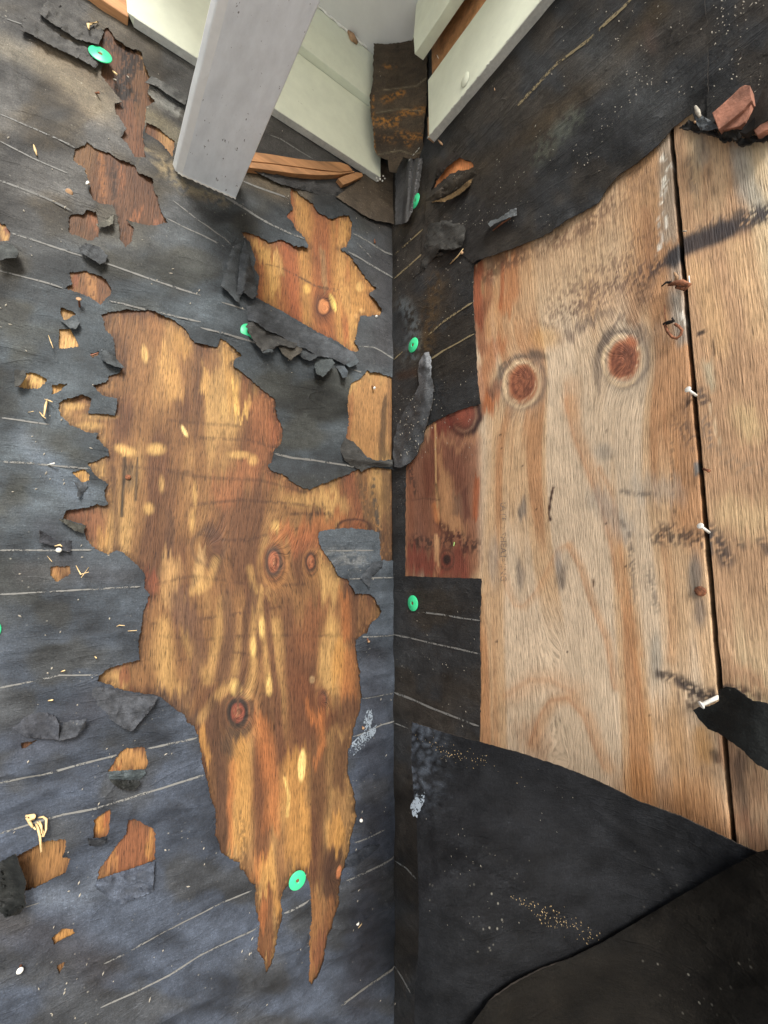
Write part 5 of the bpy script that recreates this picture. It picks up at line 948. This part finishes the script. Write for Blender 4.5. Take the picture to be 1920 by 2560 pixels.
# ------------------------------------------------------------------ soffit, trim boards and the painted beam
ZC = 2.437
def lshape():
    pass
ceil = mobj('ceiling', [(0, 0, ZC), (0, -0.5, ZC), (-0.5, -0.5, ZC), (-0.5, 0, ZC), (0, 0, ZC + .012), (0, -0.5, ZC + .012), (-0.5, -0.5, ZC + .012), (-0.5, 0, ZC + .012)],
            [(0, 3, 2, 1), (4, 5, 6, 7), (0, 1, 5, 4), (1, 2, 6, 5), (2, 3, 7, 6), (3, 0, 4, 7)], M_CEIL, smooth=False); tag(ceil, kind='structure')
def fillet(name, w, prof, u0, u1, mat, parent, jit=0.0, seed=0, seg=40, cut0=None):
    """extrude a (d, z) profile along the wall from u0 (free end) to u1, with slightly wavy edges and a slanted or ragged end"""
    r = random.Random(seed); V = []; F = []; n = len(prof)
    for i in range(seg + 1):
        t = i / seg; u = u0 + (u1 - u0) * t
        for k, (d, z) in enumerate(prof):
            du = (cut0[k] if (cut0 and i == 0) else 0)
            jj = jit * mnoise.noise(Vector((u * 60, k * 3.1, seed)))
            V.append(world(w, [(u + du, z + jj)], d + jj * .6)[0])
    for i in range(seg):
        for k in range(n): F.append((i * n + k, i * n + (k + 1) % n, (i + 1) * n + (k + 1) % n, (i + 1) * n + k))
    F.append(tuple(range(n))[::-1]); F.append(tuple(range(seg * n, seg * n + n)))
    o = mobj(name, V, F, mat, parent, smooth=False)
    bm = bmesh.new(); bm.from_mesh(o.data); bmesh.ops.recalc_face_normals(bm, faces=bm.faces); bm.to_mesh(o.data); bm.free()
    bev(o, 0.0011); return o
tl = empty('fascia_board', (-0.3, -0.01, 2.3)); tag(tl, 'cream painted stepped trim board under the soffit on the left wall', 'trim board')
uEnd = uz('L', (952, 443), .016)[0][0]; uFar = uz('L', (325, 60), .016)[0][0]
fillet('lower_board', 'L', [(0.004, 2.2200), (0.0160, 2.2200), (0.0160, 2.3435), (0.004, 2.3435)], uFar, uEnd, M_CREAM, tl, 0.0004, 3, cut0=[.004, -.004, -.018, -.012])
lip = lbox('lower_edge', 'L', uFar + .004, uEnd - .001, 0.0045, 0.0157, 2.2192, 2.2199, M_CREAM2, tl, 0)
fillet('upper_board', 'L', [(0.004, 2.3440), (0.0278, 2.3440), (0.0278, ZC - .001), (0.004, ZC - .001)], -1.2, uEnd - .022, M_CREAM, tl, 0.0003, 5)
fillet('bare_end', 'L', [(0.003, 2.216), (0.013, 2.2185), (0.013, 2.3425), (0.003, 2.3425)], -1.2, uFar - 0.002, M_FRESH, tl, 0.0016, 8, seg=160)
tr = empty('fascia_board', (-0.01, -0.3, 2.3)); tag(tr, 'cream painted trim board with gritty lower edge, on the right wall by the corner', 'trim board')
r0 = uz('R', (1072, 345), .017)[0][0]
fillet('lower_board', 'R', [(0.004, 2.2190), (0.0170, 2.2190), (0.0175, 2.3200), (0.004, 2.3200)], -1.2, r0, M_CREAM, tr, 0.0005, 13)
fillet('lower_edge', 'R', [(0.0042, 2.2170), (0.0168, 2.2177), (0.0168, 2.2188), (0.0042, 2.2188)], -1.2, r0 + .0005, M_CREAM2, tr, 0.0006, 14, seg=240)
fillet('bare_end', 'R', [(0.0042, 2.2166), (0.0168, 2.2172), (0.0168, 2.255), (0.0042, 2.262)], r0 + .0007, r0 + .003, M_TANW, tr, 0.0016, 15, seg=3)
fillet('bare_wood', 'R', [(0.003, 2.3205), (0.0125, 2.3205), (0.0125, ZC - .001), (0.003, ZC - .001)], -1.2, r0 - .004, M_FRESH, tr, 0.0008, 16, seg=60)
hd = mobj('nail_bump', [], [], M_CREAM, tr) if False else None
ts = empty('batten', (-0.04, -0.2, 2.36)); tag(ts, 'narrow cream painted batten hanging above the gap in the right-hand trim', 'batten')
b0 = uz('R', (1046, 155), .040)[0][0]
fillet('batten_board', 'R', [(0.0300, 2.3430), (0.0480, 2.3400), (0.0500, 2.3700), (0.0440, ZC - .001), (0.0300, ZC - .001)], -1.2, b0, M_CREAM, ts, 0.0006, 17, cut0=None)
bp = hit('R', [(1163, 198)], .0178)[0]; nb = mobj('filled_nail', [tuple(bp + np.array([-h * .0016, math.cos(a) * .008 * (1 - .35 * h), math.sin(a) * .010 * (1 - .35 * h)])) for h in (0, 1) for a in np.linspace(0, 6.2832, 25)[:-1]],
     [(k, (k + 1) % 24, 24 + (k + 1) % 24, 24 + k) for k in range(24)] + [tuple(range(24, 48))], M_CREAM, tr)
for k, (x, y, r_) in enumerate([(950,448,.0022),(956,452,.0016),(962,446,.0014),(945,452,.0012),(958,440,.0012),(941,445,.001)]):
    c_ = hit('L', [(x, y)], .016)[0]; tube('paint_crust', [c_ - [.001, 0, .001], c_, c_ + [.0015, -.0005, .0005]], [r_ * .5, r_, r_ * .4], M_WPAINT, tl, n=6)
for k in range(40):
    u_ = -.06 - .5 * random.random(); c_ = world('R', [(u_, 2.2180)], .0172 + .0006 * random.random())[0]; tube('paint_crust', [c_ - [0, .002, 0], c_, c_ + [0, .002, 0]], [.0003, .0005 + .0006 * random.random(), .0003], M_CREAM2, tr, n=5)
# caulk and damage where the soffit meets the board
ck = mobj('caulk_bead', [], [], M_WPAINT) if False else None
bead = tube('caulk_bead', [world('L', [(u, ZC - .0012 + .001 * math.sin(u * 300))], 0.0292)[0] for u in np.linspace(-.24, -.075, 60)], [0.0012 + 0.0012 * random.random() ** 2 for _ in range(60)], M_WPAINT); tag(bead, 'lumpy white caulk bead between soffit and left trim board', 'caulk')
dmg = tube('rot_spot', [hit('L', [(870, 78)], .030)[0], hit('L', [(880, 92)], .0315)[0], hit('L', [(893, 108)], .030)[0]], [.002, .0055, .0025], M_TANW); tag(dmg, 'small brown rotten spot where the caulk has come off the soffit edge', 'wood rot')

bm_ = empty('beam', (-0.31, -0.3, 2.06)); tag(bm_, 'pale blue-grey painted beam with black specks running overhead and butting the left wall', 'beam')
prof = [(-.3588, 2.0590), (-.3550, 2.0512), (-.3465, 2.0506), (-.2780, 2.0545), (-.2765, 2.085), (-.338, 2.085)]
V = []; F = []; n = len(prof); segs = 60
for i in range(segs + 1):
    y = -0.0035 - 1.6 * (i / segs) ** 1.5
    for k, (x, z) in enumerate(prof):
        V.append((x + .0006 * mnoise.noise(Vector((y * 30, k, 2))), y, z + .0006 * mnoise.noise(Vector((y * 30, k, 7)))))
for i in range(segs):
    for k in range(n): F.append((i * n + k, i * n + (k + 1) % n, (i + 1) * n + (k + 1) % n, (i + 1) * n + k))
F.append(tuple(range(n))); F.append(tuple(range(segs * n, segs * n + n))[::-1])
o = mobj('beam_body', V, F, M_BEAM, bm_, smooth=False)
o.data.materials.append(M_BEAME)
for p_ in o.data.polygons[:-2]:
    if p_.index % n in (0, 1): p_.material_index = 1
bm2 = bmesh.new(); bm2.from_mesh(o.data); bmesh.ops.recalc_face_normals(bm2, faces=bm2.faces); bm2.to_mesh(o.data); bm2.free(); bev(o, .0012)
cr = tube('paint_crust', [(-.352 + .074 * t, -.0045, 2.0500 + .004 * t + .0005 * math.sin(t * 60)) for t in np.linspace(0, 1, 50)], [.0006 + .0009 * random.random() for _ in range(50)], M_WPAINT, bm_)

# bare sticks stuck between beam and trim
def board_px(name, w, top, bot, d, th, mat, parent=None):
    """a bent lath: traced upper and lower edges on a plane at distance d"""
    n = len(top); A, B = hit(w, top, d), hit(w, bot, d); k = 1 if w == 'L' else 0
    A2, B2 = A.copy(), B.copy(); A2[:, k] += th; B2[:, k] += th
    V = np.vstack([A, B, B2, A2]); F = []
    for i in range(n - 1):
        for r_ in range(4): F.append((r_ * n + i, r_ * n + i + 1, ((r_ + 1) % 4) * n + i + 1, ((r_ + 1) % 4) * n + i))
    F.append((0, n, 2 * n, 3 * n)); F.append((n - 1, 4 * n - 1, 3 * n - 1, 2 * n - 1))
    o = mobj(name, V, F, mat, parent, smooth=False)
    b = bmesh.new(); b.from_mesh(o.data); bmesh.ops.recalc_face_normals(b, faces=b.faces); b.to_mesh(o.data); b.free(); bev(o, .0004); return o
lt = empty('wood_lath', (-.18, -.008, 2.11)); tag(lt, 'orange-brown splintered lath behind the beam end, curving to the trim board', 'lath')
board_px('upper_layer', 'L', [(622,378),(680,386),(740,396),(800,403),(850,405),(870,412)], [(622,402),(680,408),(740,416),(800,424),(850,430),(882,426)], .010, .008, M_FRESH, lt)
board_px('lower_layer', 'L', [(620,404),(680,410),(740,418),(800,427),(850,431),(886,427)], [(618,418),(680,426),(740,434),(800,438),(850,436),(886,430)], .013, .010, M_FRESH, lt)
sp = empty('wood_chip', (-.1, -.008, 2.10)); tag(sp, 'short broken stick poking out under the left trim board end', 'wood chip')
board_px('chip_body', 'L', [(845,446),(865,438),(890,430),(905,432)], [(858,462),(875,456),(895,446),(908,440)], .012, .008, M_FRESH, sp)

# red brown wood chunks at the right edge
ch = empty('wood_chunk', (-.012, -.47, 1.98)); tag(ch, 'red-brown weathered wood block with a nail, wedged in the paper at the upper right', 'wood block')
board_px('block_face', 'R', [(1780,282),(1800,265),(1830,238),(1850,218),(1862,212),(1875,214)], [(1796,324),(1815,310),(1842,288),(1858,275),(1868,262),(1880,250)], .016, .012, M_REDW, ch)
board_px('block_side', 'R', [(1797,326),(1816,312),(1843,290),(1859,277),(1870,264),(1881,252)], [(1800,326),(1822,322),(1848,316),(1862,305),(1872,285),(1878,262)], .013, .010, M_REDW, ch)
ch2 = board_px('wood_chunk', 'R', [(1882,322),(1900,312),(1925,297),(1950,290)], [(1893,338),(1910,328),(1930,320),(1955,310)], .014, .009, M_REDW); tag(ch2, 'sliver of red-brown wood at the right border below the larger block', 'wood block')
pxsheet('torn_flap', 'R', [(1700,318),(1722,300),(1742,306),(1776,322),(1800,338),(1850,346),(1930,332),(1930,352),(1888,356),(1846,366),(1838,352),(1800,352),(1792,340),(1760,332),(1738,330)], lambda q: 0.005 + 0.006 * fbm(q[:, 0] / 9, q[:, 1] / 7, 14, 3), (34, 32, 30), papR, 5, 97, 2.4, jstep=4)
ch3 = board_px('wood_chunk', 'R', [(1848,330),(1862,318),(1884,296),(1900,262)], [(1862,336),(1880,324),(1900,306),(1912,270)], .016, .006, M_DARK); tag(ch3, 'dark splinter between the red-brown block and the sliver at the right border', 'wood block')
pxsheet('torn_flap', 'R', [(1912,215),(1930,205),(1960,200),(1960,300),(1920,300),(1890,318),(1858,330),(1856,322),(1870,300),(1885,270)], lambda q: 0.012 + 0.012 * sst(1860, 1930, q[:, 0]), (70, 66, 62), papR, 8, 91)
pxsheet('torn_flap', 'R', [(1738,292),(1750,285),(1775,300),(1790,312),(1796,322),(1775,326),(1755,326),(1742,312)], lambda q: 0.009 + 0.004 * fbm(q[:, 0] / 9, q[:, 1] / 9, 3, 2), (84, 88, 90), papR, 6, 92)
pxsheet('torn_flap', 'R', [(1796,326),(1830,322),(1860,318),(1862,335),(1842,352),(1830,345),(1800,342)], lambda q: 0.006 + 0.006 * fbm(q[:, 0] / 12, q[:, 1] / 12, 4, 2), (44, 42, 38), papR, 6, 93)

# ------------------------------------------------------------------ cap nails, nails, splinters
def frame(w, tilt=(0, 0)):
    n = Vector((0, -1, 0)) if w == 'L' else Vector((-1, 0, 0)); a = Vector((1, 0, 0)) if w == 'L' else Vector((0, -1, 0)); z = Vector((0, 0, 1))
    return (n + a * tilt[0] + z * tilt[1]).normalized()
def disc(prof, n=36):
    V = []; F = []
    for (r, h) in prof:
        for k in range(n): t = 2 * math.pi * k / n; V.append((math.cos(t) * r, math.sin(t) * r, h))
    for i in range(len(prof) - 1):
        for k in range(n): F.append((i * n + k, i * n + (k + 1) % n, (i + 1) * n + (k + 1) % n, (i + 1) * n + k))
    F.append(tuple(range(n))[::-1]); F.append(tuple(range((len(prof) - 1) * n, len(prof) * n))); return V, F
R_ = 0.0119
capV, capF = disc([(R_ * .93, 0.0), (R_, .0005), (R_, .0011), (R_ * .95, .0015), (R_ * .5, .0019), (R_ * .33, .0026), (R_ * .27, .0026), (R_ * .2, .0012)])
capM = bpy.data.meshes.new('cap'); capM.from_pydata(capV, [], capF); capM.materials.append(M_GREEN); capM.polygons.foreach_set('use_smooth', np.ones(len(capF), bool))
hV, hF = disc([(R_ * .19, .0010), (R_ * .19, .0018), (R_ * .13, .0021)], 16)
headM = bpy.data.meshes.new('nail_head'); headM.from_pydata(hV, [], hF); headM.materials.append(M_RUST)
def capnail(w, x, y, d, label, tilt=(0, 0), sc=1.0):
    p = hit(w, [(x, y)], d)[0]; t = empty('cap_nail', p); q = frame(w, tilt).to_track_quat('Z', 'Y'); t.rotation_mode = 'QUATERNION'; t.rotation_quaternion = q; t.scale = (sc,) * 3
    tag(t, label, 'cap nail', 'green plastic cap nails holding the felt paper'); link(bpy.data.objects.new('cap', capM), t); link(bpy.data.objects.new('nail_head', headM), t)
capnail('L', 251, 138, .008, 'tilted green cap nail beside the rotten hole at the upper left', (-.12, .18))
capnail('L', 622, 831, .0030, 'green cap nail mostly hidden under the crumpled paper strip on the left wall', (0, 0))
capnail('L', 743, 2200, .006, 'green cap nail between the two wooden prongs low on the left wall', (-.10, 0), .96)
capnail('L', -38, 1577, .005, 'green cap nail cut off by the left border, halfway down', (0, 0))
capnail('R', 1040, 503, .012, 'topmost green cap nail of the right wall, beside the folded corner paper', (-.1, 0), .92)
capnail('R', 1034, 863, .004, 'green cap nail just above the curled grey strip in the corner', (0, 0))
capnail('R', 1033, 1508, .004, 'lowest green cap nail of the right wall, on the black paper below the cut', (0, 0))
def nail(w, bx, by, hx, hy, dh, label, mat=M_WPAINT, shaft=None, r=.0011, hr=.0026, group='nails left in the walls', db=0.0, sq=1.0):
    b, h = Vector(hit(w, [(bx, by)], db)[0]), Vector(hit(w, [(hx, hy)], dh)[0]); t = empty('nail', h); tag(t, label, 'nail', group)
    ax = (h - b).normalized(); tube('shaft', [b, b.lerp(h, .5), h], r, shaft or mat, t)
    tube('head', [h - ax * .0006, h - ax * .0001, h + ax * .0007, h + ax * .0011], [hr * .8, hr, hr, hr * .7], mat, t, n=14); return t
nail('R', 1741, 989, 1720, 974, .010, 'white painted nail sticking out at the joint right of the big knot')
nail('R', 1773, 1331, 1751, 1315, .010, 'white painted nail standing out at the middle of the joint')
nail('R', 1797, 1742, 1754, 1762, .010, 'long bent white nail lying over the dark paper tongue', r=.0016, hr=.003)
nail('R', 1752, 1477, 1751, 1478, .0015, 'rusty nail head set flush in the grey stain beside the joint', M_RUST, hr=.0042, group=None)
nail('R', 1758, 1172, 1771, 1177, .006, 'short rusty nail across the joint below the pale nail', M_RUST, r=.001, hr=.0014)
nail('R', 1156, 636, 1155, 632, .006, 'copper-coloured nail head in the tear of the right-hand paper', M_TANW, r=.001, hr=.002)
nail('L', 153, 1361, 147, 1375, .010, 'cream nail head with a splinter on the left wall paper', M_WPAINT, M_TANW)
nail('L', 200, 773, 197, 748, .012, 'rusty nail with tan head sticking out under the small brown tear', M_TANW, M_RUST)
nail('L', 94, 2030, 82, 2042, .010, 'nail under the straw-coloured splinter bunch', M_STRAW, M_RUST)
nail('L', 54, 2402, 50, 2426, .012, 'white-headed nail near the lower left corner of the wall', M_WPAINT, M_RUST)
nail('L', 915, 1590, 922, 1604, .010, 'small nail standing out right of the big opening', M_TANW, M_RUST, hr=.002)
nail('L', 903, 1812, 908, 1820, .008, 'tan nail head beside the pale scuff near the corner', M_TANW, M_RUST, hr=.002)
nail('L', 905, 2040, 903, 2051, .008, 'white nail head low beside the corner with a frayed fibre', M_WPAINT, M_RUST, hr=.0024)
nail('L', 902, 2296, 894, 2308, .010, 'white nail head with a tan splinter in the dark hollow', M_WPAINT, M_RUST, hr=.0024)
nail('L', 930, 965, 936, 970, .006, 'white nail head in the small corner opening', M_WPAINT, M_RUST, hr=.0024)
nail('L', 938, 788, 941, 791, .004, 'white nail head at the lower tip of the upper opening', M_WPAINT, M_RUST, hr=.0022)
nail('L', 320, 1192, 320, 1192.5, .0012, 'rusty nail head flush in the dark streak of the left plywood', M_RUST, hr=.003)
nail('L', 234, 233, 246, 232, .008, 'bent rusty nail below the tilted green cap', M_RUST, r=.0009, hr=.0012)
nail('L', 174, 482, 173, 481, .0035, 'round brown wood plug on the grey paper at the upper left', M_TANW, hr=.0036, group=None)
nail('L', 935, 592, 937, 606, .006, 'rusty nail stub near the corner above the printed lines', M_RUST, hr=.0016)
# rusty clips and the bent ring nail by the joint
rc = empty('rusty_clip', hit('R', [(1697, 708)], .006)[0]); tag(rc, 'rusty twisted nail lying across the joint above the ring', 'bent nail')
tube('clip_bar', [hit('R', [(x, y)], d)[0] for x, y, d in [(1672,712,.003),(1688,708,.005),(1705,706,.007),(1722,714,.006),(1712,722,.006),(1690,718,.004)]], [.0012,.0022,.0026,.0022,.002,.0012], M_RUST, rc)
tube('clip_stem', [hit('R', [(x, y)], d)[0] for x, y, d in [(1690,704,.004),(1692,692,.006),(1686,681,.007)]], [.0016,.0014,.0008], M_TANW, rc)
tube('clip_point', [hit('R', [(x, y)], d)[0] for x, y, d in [(1678,706,.003),(1665,706,.004),(1654,716,.005)]], [.0012,.0010,.0006], M_DARK, rc)
rg = empty('rusty_ring', hit('R', [(1687, 825)], .004)[0]); tag(rg, 'teardrop-shaped ring of rusty bent nail beside the joint', 'bent nail')
tube('ring_loop', [hit('R', [(x, y)], .005)[0] for x, y in [(1662,812),(1668,828),(1680,843),(1692,846),(1701,838),(1705,826),(1698,817),(1687,810)]], .0012, M_RUST, rg)
tube('ring_barb', [hit('R', [(x, y)], d)[0] for x, y, d in [(1660,810,.003),(1672,806,.006),(1684,802,.006),(1680,794,.008)]], [.0014,.0018,.0014,.0007], M_DARK, rg)
tube('ring_wire', [hit('R', [(x, y)], .003)[0] for x, y in [(1664,805),(1662,785),(1661,762)]], .0004, M_RUST, rg)
def splinter(w, pts, r, label, d=(.004, .012), mat=M_STRAW, cat='splinter', group=None, name='splinter'):
    n = len(pts); P = [hit(w, [p], d[0] + (d[1] - d[0]) * i / max(n - 1, 1))[0] for i, p in enumerate(pts)]
    o = tube(name, P, [r * (1 - .5 * abs(2 * i / max(n - 1, 1) - 1)) for i in range(n)], mat, n=5); tag(o, label, cat, group); return o
sb = empty('splinter_bunch', hit('L', [(95, 2060)], .012)[0]); tag(sb, 'straw-coloured bunch of splinters hanging over the torn opening at the lower left', 'splinters')
for L, r, d in [([(66,2044),(76,2058),(82,2068)],.0014,(.008,.012)), ([(82,2045),(94,2068),(100,2090),(103,2130)],.0013,(.004,.014)), ([(96,2044),(108,2042),(116,2048),(115,2075),(109,2092)],.0012,(.006,.016)), ([(90,2052),(100,2062),(108,2080),(106,2092)],.0010,(.006,.014)), ([(98,2050),(104,2065),(104,2084)],.0009,(.006,.014)), ([(64,2040),(82,2038),(84,2048),(68,2050)],.0016,(.008,.012)), ([(76,2062),(84,2068),(90,2074)],.0009,(.008,.012))]:
    n = len(L); tube('splinter_strand', [hit('L', [p], d[0] + (d[1] - d[0]) * i / (n - 1))[0] for i, p in enumerate(L)], [r * (1 - .35 * abs(2 * i / (n - 1) - 1)) for i in range(n)], M_STRAW, sb, n=5)
splinter('L', [(118,998),(114,1015),(110,1040)], .0013, 'long tan splinter standing on the paper left of the big opening')
splinter('L', [(112,998),(124,1002),(131,1005)], .0008, 'crosswise splinter on top of the long tan one')
splinter('L', [(99,1030),(107,1040),(114,1046)], .0008, 'small splinter at the foot of the long tan one')
splinter('L', [(70,1031),(84,1028)], .0006, 'tiny pale splinter left of the long tan one')
splinter('L', [(121,838),(127,855),(133,870)], .0005, 'thin pale straw on the grey paper below the small tears')
splinter('L', [(118,1390),(130,1404)], .0005, 'thin straw above the small brown opening')
splinter('L', [(190,1414),(202,1436),(222,1430)], .0007, 'crossed pale splinter right of the small brown opening')
splinter('L', [(222,1418),(203,1444)], .0006, 'slanting pale splinter right of the small brown opening')
splinter('L', [(137,1365),(150,1362),(155,1366)], .0010, 'tan splinter on top of the cream nail head', (.010, .012))
splinter('L', [(120,1162),(136,1158)], .0017, 'white plaster crumb on the printed line at the left', mat=M_WPAINT, cat='crumb', name='crumb')
splinter('L', [(288,1568),(298,1563),(312,1564)], .0005, 'thin pale straw beside the left edge of the big opening')
splinter('L', [(310,1578),(342,1576)], .0006, 'straight pale straw below the thin one beside the big opening')
splinter('L', [(236,1640),(241,1645)], .0012, 'small cream chip above the pointed tear', cat='chip', name='chip')
splinter('L', [(150,1680),(162,1676)], .0012, 'cream chip on the crease at the left', cat='chip', name='chip')
splinter('L', [(118,1752),(132,1750)], .0014, 'largest cream chip on the curled paper at the left', cat='chip', name='chip')
splinter('L', [(905,2296),(904,2310),(896,2320)], .0007, 'tan fibre hanging from the nail in the dark hollow')
splinter('L', [(245,55),(220,62),(222,72)], .0018, 'yellowish chip above the rotten hole at the upper left', cat='chip', name='chip')
splinter('L', [(84,362),(88,375),(92,388)], .0013, 'tan splinter stuck in a nail hole at the far upper left', (.003, .006))
splinter('L', [(222,462),(220,456),(216,460)], .0018, 'white paint crumb at the left edge of the rotten patch', mat=M_WPAINT, cat='crumb', name='crumb')
splinter('L', [(282,178),(292,186)], .0022, 'yellow crumb on the rotten wood under the green cap', cat='crumb', name='crumb')
splinter('L', [(284,198),(290,200)], .0018, 'pale crumb just below the yellow one on the rotten wood', mat=M_CHIP, cat='crumb', name='crumb')
splinter('L', [(318,190),(322,194)], .0014, 'small pale crumb right of the others on the rotten wood', mat=M_CHIP, cat='crumb', name='crumb')
splinter('L', [(226,888),(246,882)], .0012, 'red wood sliver showing through a slit left of the big opening', (.002, .003), mat=M_REDW, name='wood_sliver', cat='sliver')
splinter('L', [(569,750),(570,768)], .0016, 'red wood sliver showing beside the crumpled paper', (.002, .003), mat=M_REDW, name='wood_sliver', cat='sliver')
splinter('R', [(1232,576),(1255,558),(1277,544)], .0013, 'rust-brown wood sliver under the slit in the right-hand paper', (.006, .007), mat=M_RUST, name='wood_sliver', cat='sliver')
splinter('R', [(1125,660),(1145,640),(1158,622)], .0010, 'golden fibre strand in the tear of the right-hand paper', (.004, .007))
splinter('R', [(1738,266),(1744,280),(1750,292)], .0020, 'pale plaster lump at the edge of the upper right paper', (.008, .012), mat=M_CHIP, cat='crumb', name='crumb')
splinter('R', [(1735,302),(1738,306)], .0016, 'tan lump below the pale plaster lump', (.008, .012), mat=M_TANW, cat='crumb', name='crumb')
splinter('R', [(1095,350),(1102,358),(1106,362)], .0018, 'tan wood crumb under the tip of the right-hand trim board', (.006, .008), mat=M_TANW, cat='crumb', name='crumb')
splinter('R', [(1236,220),(1237,226)], .0010, 'tiny tan crumb on the black paper under the trim board', mat=M_TANW, cat='crumb', name='crumb')
splinter('R', [(1092,137),(1096,146)], .0006, 'white paint curl under the batten', (.03, .036), mat=M_WPAINT, cat='paint curl', name='paint_curl')
splinter('R', [(1136,1355),(1134,1365)], .0018, 'small green leaf scrap on the red-brown plywood', (.001, .002), mat=M_LEAF, cat='leaf', name='leaf_scrap')
splinter('R', [(1707,578),(1716,578)], .0012, 'pale crumb lodged in the joint near the black streak', (.001, .002), mat=M_CHIP, cat='crumb', name='crumb')
splinter('R', [(1722,690),(1724,712)], .0012, 'white plaster sliver at the edge of the joint beside the twisted nail', (.001, .002), mat=M_WPAINT, cat='crumb', name='crumb')

# ------------------------------------------------------------------ faded stamp on the right-hand plywood
def stamp(txt, x, y, hpx, length_px, mat, sx=1.0):
    cu = bpy.data.curves.new('stamp_text', 'FONT'); cu.body = txt; cu.size = 1.0; cu.resolution_u = 2
    o = bpy.data.objects.new('tmp', cu); COL.objects.link(o); dg = bpy.context.evaluated_depsgraph_get(); me = bpy.data.meshes.new_from_object(o.evaluated_get(dg)); bpy.data.objects.remove(o)
    v = np.array([p.co[:] for p in me.vertices]); v[:, 0] -= v[:, 0].min(); v[:, 1] -= v[:, 1].min(); v[:, 0] /= v[:, 0].max(); v[:, 1] /= v[:, 1].max()
    # reads downwards: text x -> down, text y -> right
    px = np.stack([x + v[:, 1] * hpx, y + v[:, 0] * length_px], 1); P = hit('R', px, 0.0008)
    F = [list(p.vertices) for p in me.polygons]; ob = mobj('stamp_text', P - np.array(plyR.location) + 0, F, mat, None, smooth=False, loc=(0, 0, 0)); ob.parent = plyR; return ob
stamp('RATED', 1251, 1250, 14, 72, M_STAMP)
stamp('SHEATHING', 1251, 1331, 15, 122, M_STAMP)
